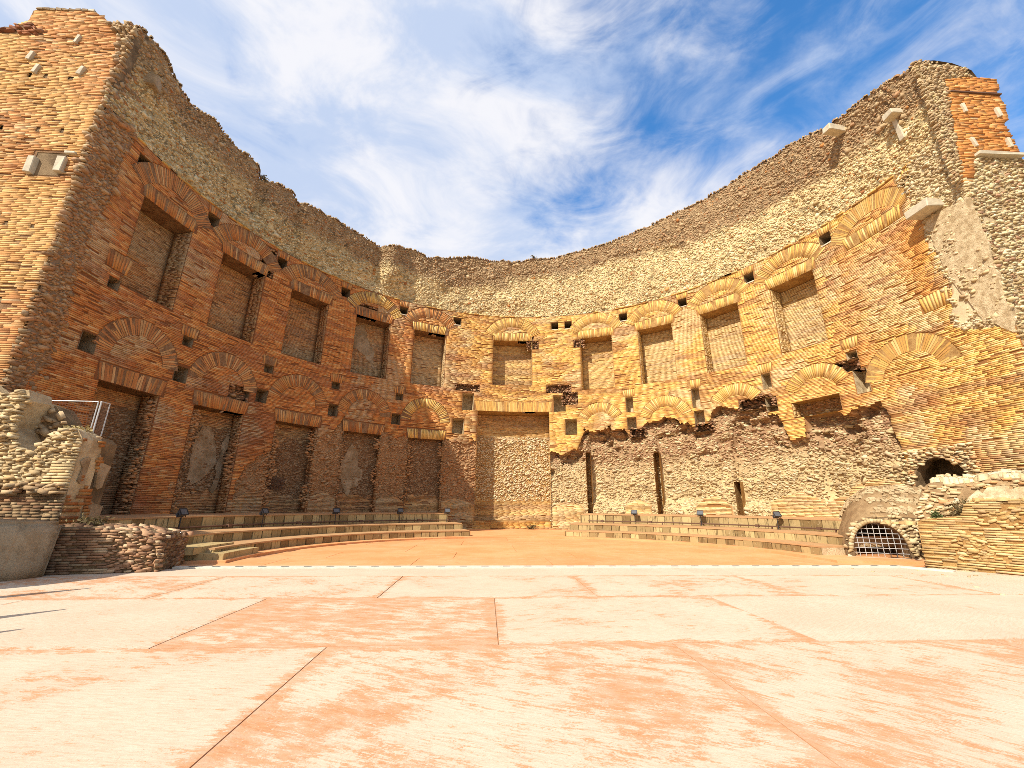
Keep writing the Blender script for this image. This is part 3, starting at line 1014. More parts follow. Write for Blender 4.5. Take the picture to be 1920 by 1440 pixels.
# places where brick has fallen out, leaving ragged sockets
for t, hw, a, b, d in BROKEN:
    ob = recess('broken_socket', A(t) - hw, A(t) + hw, a, b, -.004, d, M_CORE, exedra, nseg=3)
    pb = Pack()
    F_ = (lambda u, dd, z, d=d: wall(u, d + dd, z))
    bc = lambda u, z, n: pal([(.36, .20, .11), (.26, .13, .07), (.48, .32, .17), (.18, .09, .05)], (3, 3, 2, 2), n)
    stone_fill(pb, F_, A(t) - hw, A(t) + hw, a, b, .17, .10, lambda u, z: np.ones(len(u), bool), bc, proud=d * .6, round_=.86, rot=.4, drop=.15)
    # ragged rim
    rim_ = lambda u, z, t=t, hw=hw, a=a, b=b: ~((np.abs(u - A(t)) < hw - .10) & (z > a + .08) & (z < b - .08)) & (np.abs(u - A(t)) < hw + .12) & (z < b + .1) & (z > a - .06) & ~((z < a + .05) & (np.abs(u - A(t)) < hw))
    stone_fill(pb, wall, A(t) - hw - .2, A(t) + hw + .2, a - .1, b + .15, .15, .085, rim_, bc, base_d=.06, proud=.07, round_=.87, rot=.3, drop=.25)
    pb.build('broken_bricks', ob)

# ---------------------------------------------------------------- arches of radiating bricks
N_IND = [0]


def frame_at(t, z, d=0.0):
    """local frame: x along the wall, y into the wall, z up"""
    th = A(t) / RW
    p = wall([A(t)], [d], [z])[0]
    return Matrix.Translation(p) @ Matrix.Rotation(-th, 4, 'Z')


MASTER = {}


def brick_mesh(key, w, h, dep, taper, color):
    if key in MASTER:
        return MASTER[key]
    v = []
    for y in (-dep, .06):
        for x, z in ((-w * taper, 0), (w * taper, 0), (w, h), (-w, h)):
            v.append((x + random.uniform(-.006, .006), y + (random.uniform(-.008, .008) if y < 0 else 0), z))
    me = bpy.data.meshes.new('brick')
    me.from_pydata(v, [], [(0, 1, 2, 3), (5, 4, 7, 6), (1, 0, 4, 5), (2, 1, 5, 6), (3, 2, 6, 7), (0, 3, 7, 4)])
    at = me.attributes.new('Col', 'FLOAT_COLOR', 'FACE')
    at.data.foreach_set('color', np.tile(np.array(list(color) + [1.0], np.float32), 6))
    me.materials.append(M_MAS)
    MASTER[key] = me
    return me


def voussoirs(t, items, parent, individual, warm):
    """items: list of (local x, local z, rotation, half width outer, height, taper); each a radial brick"""
    pkv = Pack()
    for k, (x, z, a, w, h, tp) in enumerate(items):
        th_here = t + math.degrees(x / RW)
        cols = YEL if warm else RED
        if individual:
            v = random.randrange(7)
            key = (warm, round(w, 3), round(h, 2), round(tp, 2), v)
            cm = np.array(cols).mean(0); c = np.clip((cm + (np.array(cols[v % len(cols)]) - cm) * .5) * random.uniform(.74, .98), 0, .75)
            me = brick_mesh(key, w, h, .024, tp, c)
            o = bpy.data.objects.new('brick', me)
            COL.objects.link(o)
            o.parent = parent
            o.matrix_parent_inverse = parent.matrix_world.inverted()
            o.matrix_world = frame_at(th_here, z, random.uniform(-.008, .01)) @ Matrix.Rotation(a, 4, 'Y')
        else:
            n = 1
            ca, sa = math.cos(a), math.sin(a)
            lx = np.array([-w * tp, w * tp, w, -w]); lz = np.array([0, 0, h, h])
            fu = (lx * ca + lz * sa)[None] + RNG.normal(0, .006, (1, 4)); fz = (-lx * sa + lz * ca)[None] + RNG.normal(0, .006, (1, 4))
            pkv.add(wall, np.array([A(t) + x]), np.array([z]), fu, fz, fu, fz, -.022 - RNG.uniform(-.012, .012) + RNG.normal(0, .005, (1, 4)), np.array([[.06]]),
                    np.clip(pal(cols, (4, 4, 3, 3, 1.2, 1.5), 1, .12, .6) * .88, 0, .75))
    if not individual:
        pkv.build('brick_ring', parent)


def arch_bed(name, t, pts):
    """mortar backing of an arch: outline pts (local x, z), 6 cm thick"""
    bm = bmesh.new()
    if len(pts) == 4:
        (a0, za), (a1, _), (b1, zb), (b0, _) = pts
        pts = [(a0 + (a1 - a0) * i / 6, za) for i in range(7)] + [(b1 + (b0 - b1) * i / 6, zb) for i in range(7)]
    f = [bm.verts.new(wall([A(t) + x], [-.012], [z])[0]) for x, z in pts]
    b = [bm.verts.new(wall([A(t) + x], [.05], [z])[0]) for x, z in pts]
    k = len(pts)
    if True:
        h = k // 2
        for i in range(h - 1):
            bm.faces.new((f[i], f[i + 1], f[k - 2 - i], f[k - 1 - i]))
    for i in range(k):
        bm.faces.new((f[i], b[i], b[(i + 1) % k], f[(i + 1) % k]))
    return bm_obj(name, bm, M_MORTAR if t < -15 else M_MORTAR_Y, exedra)


def warm_at(t):
    return random.random() < float(sstep(-38, 5, t))


IND_UP = (-80.6, 83.3)
IND_LOW = (-79.5, -65.6, 83.4)
for a in ARCHES:
    ri = a['ro'] - a['th']
    ha = R2D(a['ha'])
    q = [math.sin(v) for v in ()]
    angs = np.linspace(-ha, ha, 15)
    pts = [(a['ro'] * math.sin(v), a['zc'] + a['ro'] * math.cos(v)) for v in angs] + [(ri * math.sin(v), a['zc'] + ri * math.cos(v)) for v in angs[::-1]]
    ob = arch_bed('relieving_arch', a['t'], pts)
    nb = int(2 * ha * a['ro'] / (.098 if a['lvl'] == 'up' else .125))
    st = 2 * ha / nb
    items = []
    for i in range(nb):
        v = -ha + (i + .5) * st
        if random.random() < .03 or float(fbm(a['t'] * 3.1 + i * .25, a['zc'], 160)) > .72:
            continue
        hw = a['ro'] * st / 2 - .016
        items.append((ri * math.sin(v), a['zc'] + ri * math.cos(v), v, hw, a['th'] * random.choice((1, 1, .97, .93)), ri / a['ro'] * .92))
    ind = a['t'] in (IND_UP if a['lvl'] == 'up' else IND_LOW)
    for w_ in (True, False):
        pass
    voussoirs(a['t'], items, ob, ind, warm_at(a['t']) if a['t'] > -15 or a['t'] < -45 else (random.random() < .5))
for f in FLATS:
    ob = arch_bed('flat_arch', f['t'], [(-f['hw'], f['z1']), (f['hw'], f['z1']), (f['hw'] - .1, f['z0']), (-f['hw'] + .1, f['z0'])])
    nb = int(2 * f['hw'] / .108)
    items = []
    for i in range(nb):
        x = -f['hw'] + .05 + (i + .5) * (2 * f['hw'] - .1) / nb
        if random.random() < .05 or float(fbm(f['t'] * 2.3 + i * .25, f['z0'], 161)) > .72:
            continue
        items.append((x * .94, f['z0'], .22 * x / f['hw'] + random.uniform(-.02, .02), .047, (f['z1'] - f['z0']) * random.uniform(.9, 1.0), .95))
    voussoirs(f['t'], items, ob, f['t'] in (-79.4, 0.55), f['t'] > -25)
for t, hw, z0, z1 in SMALL:
    ob = arch_bed('hole_lintel', t, [(-hw, z1), (hw, z1), (hw - .06, z0), (-hw + .06, z0)])
    nb = max(4, int(2 * hw / .125))
    items = [((-hw + .03 + (i + .5) * (2 * hw - .06) / nb) * .93, z0, .15 * (-1 + 2 * (i + .5) / nb), .05, z1 - z0, .95) for i in range(nb)]
    voussoirs(t, items, ob, False, t > -25)

# travertine brackets and small stones built into the upper rubble
def wall_block(name, t, z, size, out, mat, rz=0.0, rx=0.0, jit=.03, label=None):
    bm = bmesh.new()
    add_box(bm, (0, 0, 0), size, jitter=jit)
    bevel(bm, min(size) * .08)
    M = frame_at(t, z, -out) @ Matrix.Rotation(rz, 4, 'Z') @ Matrix.Rotation(rx, 4, 'X')
    bmesh.ops.transform(bm, matrix=M, verts=bm.verts)
    return bm_obj(name, bm, mat, exedra, label=label)


wall_block('stone_bracket', 83.4, 20.55, (.42, 1.3, .36), .55, M_MARBLE, label='pale stone bracket jutting out just under the rim')
wall_block('stone_bracket', 91.8, 18.9, (.5, .8, .3), .22, M_MARBLE, label='small pale stone projecting from the rubble with a scar below')
wall_block('stone_bracket', -89.5, 19.0, (.5, .7, .55), .12, M_GREYPL, .3, label='grey block stuck in the shaded rubble below the high corner')
wall_block('stone_bracket', 91.3, 18.3, (.22, .3, 1.3), .02, M_MARBLE, 0, .1)
# big travertine corbel at the east end over a plastered strip
wall_block('corbel', 92.0, 13.72, (.95, .85, .36), .32, M_MARBLE, label='big projecting travertine corbel')
# plaster scars
def plaster_patch(name, F, pts, mat, parent, thick=.03, seed=1):
    """a thin irregular sheet of plaster on surface F, outline in (u, z)"""
    bm = bmesh.new()
    rnd = random.Random(seed)
    dense = []
    for i in range(len(pts)):
        a, b = pts[i], pts[(i + 1) % len(pts)]
        m = max(1, int(math.hypot(a[0] - b[0], a[1] - b[1]) / .13))
        for k in range(m):
            f = k / m
            dense.append((a[0] + (b[0] - a[0]) * f + rnd.uniform(-.09, .09), a[1] + (b[1] - a[1]) * f + rnd.uniform(-.09, .09)))
    fr = [bm.verts.new(F([u], [-thick - rnd.uniform(0, .012)], [z])[0]) for u, z in dense]
    bk = [bm.verts.new(F([u], [.04], [z])[0]) for u, z in dense]
    f = bm.faces.new(fr)
    for i in range(len(dense)):
        bm.faces.new((fr[i], bk[i], bk[(i + 1) % len(dense)], fr[(i + 1) % len(dense)]))
    bmesh.ops.triangulate(bm, faces=[f])
    return bm_obj(name, bm, mat, parent)


for i_, (F_, p_) in enumerate(LATE):
    plaster_patch('plaster_patch', F_, p_, M_GREYPL, exedra, .05, 20 + i_)
plaster_patch('plaster_patch', wall, [(Q90 + .25, 13.5), (S_MAX, 13.3), (S_MAX, 7.6), (Q90 + 1.2, 8.3), (Q90 + .5, 10.5)], M_PLASTER, exedra, .05, 3)
plaster_patch('plaster_patch', (lambda u, d, z: wall(u, 1.05 + np.asarray(d), z)), [(A(-39.5), 13.9), (A(-37.5), 14.1), (A(-36.5), 13.0), (A(-35.0), 12.4), (A(-34.3), 11.0), (A(-36.8), 11.9), (A(-38.8), 12.1), (A(-40.2), 12.4)], M_GREYPL, exedra, .045, 4)
plaster_patch('plaster_patch', (lambda u, d, z: wall(u, .85 + np.asarray(d), z)), [(A(-61.8), 5.0), (A(-61.3), 5.0), (A(-61.9), 2.2), (A(-62.5), 2.2)], M_GREYPL, exedra, .09, 5)

# iron lattice panel low in the third shaded niche
bm = bmesh.new()
for k in range(9):
    u = A(-54.5) + k * .14
    add_tube(bm, wall([u], [.72], [2.42])[0], wall([u + .5 if k < 6 else u + .2], [.72], [3.1])[0], .014, 5)
    add_tube(bm, wall([u + .5 if k < 6 else u + .2], [.70], [2.42])[0], wall([u], [.70], [3.1])[0], .014, 5)
bm_obj('iron_lattice', bm, M_PIPE, exedra)


# small arched cavity at the foot of the east end: a recess behind an arched rim of rubble
CAVE_C = A(83.6)
ob = recess('arched_cavity', CAVE_C - 1.0, CAVE_C + 1.0, 2.35, 3.75, .0, 1.5, M_CORE, exedra)
bm = bmesh.new()
prof = [(-1.02, 2.3), (-.97, 2.75), (-.82, 3.2), (-.5, 3.52), (-.1, 3.64), (.35, 3.55), (.7, 3.3), (.92, 2.95), (1.02, 2.3)]
outer = [(-1.12, 2.3), (-1.12, 2.9), (-1.1, 3.5), (-.8, 3.85), (-.1, 3.88), (.5, 3.88), (1.0, 3.85), (1.1, 3.2), (1.12, 2.3)]
r0 = [bm.verts.new(wall([CAVE_C + x], [-.03], [z])[0]) for x, z in prof]
r1 = [bm.verts.new(wall([CAVE_C + x], [-.03], [z])[0]) for x, z in outer]
r2 = [bm.verts.new(wall([CAVE_C + x], [.5], [z])[0]) for x, z in prof]
for i in range(len(prof) - 1):
    bm.faces.new((r0[i], r0[i + 1], r1[i + 1], r1[i]))
    bm.faces.new((r0[i], r2[i], r2[i + 1], r0[i + 1]))
rim = bm_obj('cavity_rim', bm, M_CORE, ob)
pcv = Pack()
stone_fill(pcv, wall, CAVE_C - 1.25, CAVE_C + 1.25, 2.2, 4.0, .2, .085, lambda u, z: ~pip(u - CAVE_C, z, prof + [(1.02, 2.0), (-1.02, 2.0)]), lambda u, z, n: pal(TAN + RED[:2], (3, 3, 3, 2, 1, 1, 1), n), base_d=-.03, proud=.08, round_=.92, rot=.25)
pcv.build('rim_stones', ob)


# ---------------------------------------------------------------- the two wall ends facing the stage
def prism(name, prof, y0, y1, mat, parent, jit=0.0):
    """outline prof (x, z) extruded from y0 (front) to y1"""
    bm = bmesh.new()
    a = [bm.verts.new((x, y0, z)) for x, z in prof]
    b = [bm.verts.new((x, y1 + random.uniform(-jit, jit), z + random.uniform(-jit, jit))) for x, z in prof]
    bm.faces.new(a)
    bm.faces.new(b[::-1])
    n = len(prof)
    for i in range(n):
        bm.faces.new((a[i], b[i], b[(i + 1) % n], a[(i + 1) % n]))
    return bm_obj(name, bm, mat, parent)


def plane_y(y0):
    """surface facing -y at y = y0"""
    def F(u, d, z):
        u, d, z = np.broadcast_arrays(np.asarray(u, float), np.asarray(d, float), np.asarray(z, float))
        return np.stack([u, y0 + d, z], -1)
    return F


def plane_x(x0, sgn):
    """surface facing sgn*x at x = x0; u runs along y"""
    def F(u, d, z):
        u, d, z = np.broadcast_arrays(np.asarray(u, float), np.asarray(d, float), np.asarray(z, float))
        return np.stack([x0 - sgn * d, u * sgn, z], -1)
    return F


def flat_recess(name, x0, x1, z0, z1, y0, dep, mat, parent):
    bm = bmesh.new()
    f = [bm.verts.new((x, y0, z)) for x, z in ((x0, z0), (x1, z0), (x1, z1), (x0, z1))]
    b = [bm.verts.new((x, y0 + dep, z)) for x, z in ((x0, z0), (x1, z0), (x1, z1), (x0, z1))]
    bm.faces.new(b)
    for i in range(4):
        bm.faces.new((f[i], f[(i + 1) % 4], b[(i + 1) % 4], b[i]))
    o = bm_obj(name, bm, mat, parent)
    return o


def holed_face(name, prof, y0, holes, mat, parent):
    """front plate with rectangular openings cut out by a cell grid"""
    xs = sorted({x for x, z in prof} | {h for q in holes for h in q[:2]})
    lo, hi = min(x for x, z in prof), max(x for x, z in prof)
    us = breaks(lo, hi, .2, [h for q in holes for h in q[:2]])
    zs = breaks(min(z for x, z in prof), max(z for x, z in prof), .2, [h for q in holes for h in q[2:]])
    UM, ZM = np.meshgrid((us[:-1] + us[1:]) / 2, (zs[:-1] + zs[1:]) / 2)
    keep = pip(UM, ZM, prof)
    for a, b, c, d in holes:
        keep &= ~((UM > a) & (UM < b) & (ZM > c) & (ZM < d))
    U, Z = np.meshgrid(us, zs)
    V = np.stack([U.ravel(), np.full(U.size, y0), Z.ravel()], -1)
    nu = len(us)
    i, j = np.meshgrid(np.arange(nu - 1), np.arange(len(zs) - 1))
    a = (j * nu + i)[keep]
    return mesh_obj(name, V, np.stack([a, a + 1, a + 1 + nu, a + nu], -1), mat, parent)


# west pier: sunlit brick face with a small square window
YL = 13.4
pier_w = tag(empty('brick_pier', (-17.5, YL, 0)), 'sunlit brick wall end with a small stone framed window and rows of little holes', 'brick pier')
PW = [(-15.06, -.3), (-15.06, 18.2), (-14.98, 18.9), (-15.2, 19.5), (-15.75, 20.35), (-16.3, 20.95), (-16.75, 21.22), (-17.6, 21.28), (-18.4, 21.2), (-19.0, 21.12), (-19.1, 20.5), (-19.7, 20.05), (-20.6, 19.8), (-22.5, 19.4), (-22.5, -.3)]
prism('pier_core', [(-18.6, -.3), (-18.6, 21.05), (-19.0, 21.0), (-19.1, 20.4), (-19.7, 20.0), (-20.6, 19.7), (-22.5, 19.3), (-22.5, -.3)], YL + 1.0, YL + 3.4, M_CORE, pier_w, .1)
bm = bmesh.new()
fr = [bm.verts.new((x, YL + .01, z)) for x, z in PW]
bk = [bm.verts.new((x, YL + 1.0, z)) for x, z in PW]
for i in range(len(PW)):
    bm.faces.new((fr[i], bk[i], bk[(i + 1) % len(PW)], fr[(i + 1) % len(PW)]))
bm_obj('pier_sides', bm, M_CORE, pier_w)
WIN = (-16.75, -15.72, 12.98, 13.98)
PH = [(-18.15, 17.62), (-17.55, 17.6), (-16.62, 17.55), (-18.35, 15.0), (-17.05, 15.0), (-16.2, 15.0), (-17.75, 10.9), (-16.85, 10.9), (-15.95, 10.85), (-18.7, 10.9), (-19.3, 15.0), (-16.1, 8.0), (-17.0, 7.95), (-18.0, 8.0)]
PHR = [(x - .09, x + .09, z - .09, z + .09) for x, z in PH]
holed_face('mortar_bed', [(x, z) for x, z in PW], YL + .005, [WIN] + PHR, M_MORTAR, pier_w)
wr = flat_recess('window_opening', WIN[0], WIN[1], WIN[2], WIN[3], YL - .01, .7, M_GREYPL, pier_w)
for q in PHR:
    flat_recess('putlog_hole', q[0], q[1], q[2], q[3], YL - .02, .3, M_DARK, pier_w)


def blk(name, c, size, mat, parent, rot=None, jit=.02, bev=.08, label=None):
    bm = bmesh.new()
    add_box(bm, (0, 0, 0), size, jitter=jit)
    bevel(bm, min(size) * bev)
    M = Matrix.Translation(c) @ (rot if rot is not None else Matrix.Identity(4))
    bmesh.ops.transform(bm, matrix=M, verts=bm.verts)
    return bm_obj(name, bm, mat, parent, label=label)


blk('marble_block', (-16.72, YL - .02, 13.35), (.24, .3, .72), M_MARBLE, wr)
blk('marble_block', (-15.72, YL - .02, 13.4), (.26, .3, .66), M_MARBLE, wr)
blk('marble_block', (-15.55, YL - .01, 13.98), (.36, .2, .13), M_MARBLE, wr)
pw = Pack()
rag = lambda z: -15.02 - .16 * fbm(z * 2.2, z * 0, 101) - .55 * fbm(z * .35, z * 0, 102) + .25


def pier_w_ok(u, z):
    ok = pip(u, z, PW) & (u < rag(z)) & (z > 2.0)
    for a, b, c, d in [(WIN[0] - .1, WIN[1] + .1, WIN[2] - .05, WIN[3] + .08 - 0)] + PHR:
        ok &= ~((u > a) & (u < b) & (z > c) & (z < d))
    ok &= ~pip(u, z, [(-20.2, 19.75), (-18.2, 19.7), (-18.9, 20.3), (-19.6, 20.15)])
    return ok


def pier_w_col(u, z, n):
    c = pal([(.52, .24, .085), (.58, .32, .13), (.45, .18, .06), (.62, .40, .19), (.30, .11, .04), (.64, .46, .26)], (5, 5, 4, 3, 1.4, 1.2), n)
    t = sstep(.45, .65, fbm(u * .4, z * .4, 103))[:, None]
    y = pal([(.62, .40, .15), (.58, .33, .105), (.66, .47, .22)], (3, 3, 2), n)
    return c * (1 - t * .55) + y * t * .55


brick_fill(pw, plane_y(YL), -22.4, -14.8, .4, 21.3, .074, .42, pier_w_ok, pier_w_col, proud=.016)
pw.build('brickwork', pier_w)
ps = Pack()
stone_fill(ps, plane_y(YL), -16.2, -14.7, 1.0, 20.9, .2, .13, lambda u, z: pip(u, z, PW) & (u >= rag(z)), lambda u, z, n: pal(BRN + [(.42, .26, .15)], (3, 3, 2, 2, 2, 3), n), proud=.14, rot=.35)
stone_fill(ps, plane_x(-15.06, 1), YL, YL + 1.1, 1.0, 19.6, .2, .14, lambda u, z: np.ones(len(u), bool), lambda u, z, n: pal(BRN, (3, 3, 2, 2, 2), n), proud=.12, rot=.35)
stone_fill(ps, plane_y(YL), -20.3, -17.9, 19.5, 20.4, .3, .1, lambda u, z: pip(u, z, [(-20.2, 19.75), (-18.2, 19.7), (-18.9, 20.3), (-19.6, 20.15)]), lambda u, z, n: pal(DKR, (3, 3, 2, 2, 2), n), proud=.12)
stone_fill(ps, plane_y(S_MIN and YL - .02), -18.2, -14.8, 18.0, 20.75, .17, .12, lambda u, z: ~pip(u, z, PW) & (z < 20.65 + (fbm(u * 2, z * 0, 108) - .5) * .3), lambda u, z, n: pal(BRN, (3, 3, 2, 3, 2), n), proud=.14, rot=.35)
ps.build('broken_edge', pier_w)
for x, z in ((-18.35, 18.55), (-17.95, 17.0 + .9), (-16.3, 17.95), (-16.9, 19.6)):
    blk('marble_block', (x, YL - .03, z), (.14, .16, .42), M_MARBLE, pier_w, Matrix.Rotation(.25, 4, 'Y'))
# upper edge seen from the stage: tiles along the coping
for i in range(9):
    x = -16.85 - i * .25
    blk('coping_tile', (x, YL + .25, 21.27 - .012 * i), (.24, .6, .10), M_MARBLE if i == 0 else M_GREYPL, pier_w)

# east pier: orange brick above, robbed rubble below
YR = 12.5
pier_e = tag(empty('brick_pier', (20.0, YR, 0)), 'broken wall end of orange brick above a pale ledge and rough rubble', 'brick pier')
PE = [(18.52, -.3), (18.52, 15.2), (18.85, 17.5), (19.2, 19.0), (19.25, 19.35), (20.4, 19.6), (21.75, 19.55), (21.7, 19.0), (21.45, 18.9), (21.62, 18.2), (21.5, 17.4), (21.2, 17.0), (21.35, 16.2), (21.25, 15.4), (21.6, 15.0), (23.6, 14.6), (26, 12), (26, -.3)]
prism('pier_core', PE, YR + .01, YR + 1.9, M_TANBED, pier_e, .05)
# rubble mass rising behind the brick head
PB = [(18.9, 14.0), (18.9, 20.3), (19.6, 20.45), (20.3, 20.3), (20.4, 19.7), (21.0, 19.0), (21.1, 14.0)]
prism('rubble_head', PB, YR + .9, YR + 3.4, M_CORE, pier_e, .1)
pe = Pack()
org = lambda u, z, n: pal([(.56, .24, .065), (.62, .30, .09), (.50, .19, .05), (.66, .40, .17), (.36, .13, .045)], (5, 4, 3, 1.5, 1.2), n)
HB = [(18.3, 13.9), (18.62, 15.5), (19.2, 19.0), (19.25, 19.35), (20.4, 19.6), (21.75, 19.55), (21.7, 19.0), (21.45, 18.9), (21.62, 18.2), (21.5, 17.4), (21.2, 17.0), (21.35, 16.2), (21.25, 15.38), (19.3, 15.3), (18.9, 14.0)]
brick_fill(pe, plane_y(YR), 18.3, 21.9, 13.8, 19.65, .074, .42, lambda u, z: pip(u + (fbm(u * 0, z * 3, 105) - .5) * .2, z, HB), org, proud=.025)
brick_fill(pe, plane_y(YR), 18.5, 25.5, .3, 7.6, .074, .42, lambda u, z: z < 6.8 + (fbm(u * .8, z * .8, 106) - .5) * 3, lambda u, z, n: np.clip(pal(RED, (4, 5, 2, 4, 1, 2), n) * .5 + pal(YEL, (4, 4, 3, 3, 1, 1), n) * .5, 0, .8), proud=.03)
brick_fill(pe, plane_x(18.9, -1), -(YR + 1.2), -(YR + .1), 15.4, 19.3, .074, .34, lambda u, z: np.ones(u.shape, bool), org, proud=.025)
pe.build('brickwork', pier_e)
pe2 = Pack()
stone_fill(pe2, plane_y(YR), 18.5, 25.5, 5.0, 15.2, .17, .075, lambda u, z: pip(u, z, PE) & ~pip(u, z, HB) & (z > 6.6 + (fbm(u * .8, z * .8, 106) - .5) * 3), lambda u, z, n: pal(TAN + [(.40, .22, .13)], (4, 3, 4, 2, 3, 2), n, .15, .85) * .9, proud=.08, round_=.92, rot=.2, drop=.22)
stone_fill(pe2, plane_y(YR + .9), 18.9, 21.1, 15.0, 20.4, .17, .11, lambda u, z: pip(u, z, PB), rubble_color if False else (lambda u, z, n: pal(BRN, (3, 3, 2, 3, 2), n)), proud=.14)
stone_fill(pe2, plane_x(18.9, -1), -(YR + 3.3), -(YR + .95), 14.0, 20.3, .17, .11, lambda u, z: np.ones(len(u), bool), lambda u, z, n: pal(BRN + TAN[:2], (3, 3, 2, 3, 2, 2, 2), n), proud=.14)
stone_fill(pe2, plane_x(18.52, -1), -(YR + 1.85), -YR, 8.0, 15.2, .24, .15, lambda u, z: fbm(u, z, 107) > .5, lambda u, z, n: pal(TAN, (3, 3, 2, 3, 2), n), proud=.08)
stone_fill(pe2, plane_y(YR - .01), 18.05, 21.0, 13.9, 20.4, .15, .072, lambda u, z: ~pip(u, z, HB) & (z < 20.15 - sstep(20.2, 21.2, u) * 2.5 + (fbm(u * 2, z * 0, 109) - .5) * .4) & (z > 13.9 + sstep(18.6, 19.2, u) * 1.6), lambda u, z, n: pal(BRN + TAN[:2], (3, 3, 2, 3, 1, 2, 1), n), proud=.10, round_=.92, rot=.2)
pe2.build('rubble_facing', pier_e)
blk('stone_ledge', (20.25, YR - .06, 15.28), (1.95, .36, .15), M_MARBLE, pier_e, label='pale stone ledge under the orange brick')
for x, z in ((19.55, 17.72), (21.05, 17.6), (19.42, 15.92), (20.98, 16.0)):
    blk('marble_block', (x, YR - .05, z), (.13, .16, .46), M_MARBLE, pier_e, Matrix.Rotation(-.12, 4, 'Y'))
blk('dark_string_course', (20.4, YR - .03, 18.62), (2.3, .12, .06), M_PIPE, pier_e)

# ---------------------------------------------------------------- ground and stage
def plate(name, x0, x1, y0, y1, z, mat, parent=None, th=.05):
    bm = bmesh.new()
    add_box(bm, ((x0 + x1) / 2, (y0 + y1) / 2, z - th / 2), (x1 - x0, y1 - y0, th))
    return bm_obj(name, bm, mat, parent)


bm = bmesh.new()
bmesh.ops.create_grid(bm, x_segments=2, y_segments=2, size=600)
for v in bm.verts: v.co.z = -.13
tag(bm_obj('ground', bm, M_EARTH), kind='structure')
stage = plate('stage_floor', -26, 26, -14, 12.2, -.008, M_JOINT, th=.10)
tag(stage, kind='structure')
ROWS = [(-14, -8.2), (-8.2, -2.6), (-2.6, .2), (.2, 2.95), (2.95, 5.72), (5.72, 8.45), (8.45, 10.95), (10.95, 12.2)]
J = .008
for r, (y0, y1) in enumerate(ROWS):
    off = {4: -1.83, 5: -3.84, 6: -1.92, 7: None}.get(r, -1.83 if r % 2 == 0 else -3.84)
    if off is None:
        cuts = [-26, 26]
    else:
        cuts = [-26] + [off + 4.15 * k if r in (4,) else off + 4.03 * k for k in range(-6, 8)] + [26]
        cuts = sorted(c for c in cuts if -26 <= c <= 26)
    for a, b in zip(cuts[:-1], cuts[1:]):
        o = plate('slab', a + J, b - J, y0 + J, y1 - J, random.uniform(-.003, .003), M_STAGE, stage, .03)
        o['wear'] = random.uniform(-.07, .04)
        cx = (a + b) / 2
        if r == 5 and -3.5 < cx < 0: o['wear'] = .06
        if r == 5 and 0 < cx < 4: o['wear'] = -.02
        if r == 5 and 4 < cx: o['wear'] = -.12
        if r == 5 and cx < -4: o['wear'] = -.07
        if r == 4: o['wear'] = (.035 if -2 < cx < 2.5 else (.01 if cx > 2 else -.025))
        if r == 7: o['wear'] = -.12
kerb = plate('kerb', -8.05, 11.95, 12.2, 12.44, .04, M_WHITE, None, .1)
tag(kerb, kind='structure')
kr = plate('kerb', -.25, .25, -.55, .55, .0, M_WHITE, None, .1)
kr.location = (12.2, 11.85, .035); kr.rotation_euler = (0, 0, R2D(33)); kr.scale = (.55, 1, 1)
tag(kr, kind='structure')
x = -7.6
while x < 11.8:
    bm = bmesh.new()
    add_box(bm, (x, 12.30, .04), (.19, .07, .012))
    bm_obj('slot', bm, M_DARK, kerb)
    x += .585


def annulus_sector(bm, cx, cy, r0, r1, a0, a1, z0, z1, n):
    """solid ring sector, angles in degrees from +y clockwise"""
    ang = [R2D(a0 + (a1 - a0) * i / n) for i in range(n + 1)]
    L = []
    for a in ang:
        s, c = math.sin(a), math.cos(a)
        L.append([bm.verts.new((cx + r * s, cy + r * c, z)) for r, z in ((r0, z0), (r1, z0), (r1, z1), (r0, z1))])
    for p, q in zip(L[:-1], L[1:]):
        for i in range(4):
            bm.faces.new((p[i], p[(i + 1) % 4], q[(i + 1) % 4], q[i]))
    bm.faces.new(L[0]); bm.faces.new(L[-1][::-1])


# arena floor inside the apse
bm = bmesh.new()
pts = [(-10.5, 12.52), (13.2, 12.52), (13.2, CY)] + [(CX + 16.9 * math.sin(R2D(a)), CY + 16.9 * math.cos(R2D(a))) for a in range(90, -91, -6)] + [(-10.5, CY)]
f = bm.faces.new([bm.verts.new((x, y, -.025)) for x, y in pts])
arena = bm_obj('arena_floor', bm, M_JOINT)
tag(arena, kind='structure')


def arena_slab(x0, x1, y0, y1):
    """rectangular slab cut to the round edge of the first step"""
    n = 10
    xs = [x0 + (x1 - x0) * i / n for i in range(n + 1)]
    R = 9.12
    low, hi = [], []
    for x in xs:
        t = R * R - (x - CX) ** 2
        if t <= 0 and CY < y0:
            continue
        lim = CY + math.sqrt(t) if t > 0 else (99 if y1 <= CY else -99)
        if y1 <= CY + .3 and t <= 0: lim = 99
        a, b = y0, min(y1, lim)
        if b > a + .02:
            low.append((x, a)); hi.append((x, b))
    if len(low) < 2:
        return
    bm = bmesh.new()
    v = [bm.verts.new((x, y, 0.0)) for x, y in low + hi[::-1]]
    w = [bm.verts.new((x, y, -.03)) for x, y in low + hi[::-1]]
    bm.faces.new(v)
    for i in range(len(v)):
        bm.faces.new((v[i], w[i], w[(i + 1) % len(v)], v[(i + 1) % len(v)]))
    bm_obj('slab', bm, M_ARENA, arena)


AY = [12.53, 14.65, 16.45, 19.3, 21.3, 23.8]
G = .009
for r in range(5):
    off = (1.95, 3.02, 1.15, 3.0, 1.1)[r]
    for k in range(-4, 4):
        arena_slab(off + 4.03 * k + G, off + 4.03 * (k + 1) - G, AY[r] + G, AY[r + 1] - G)

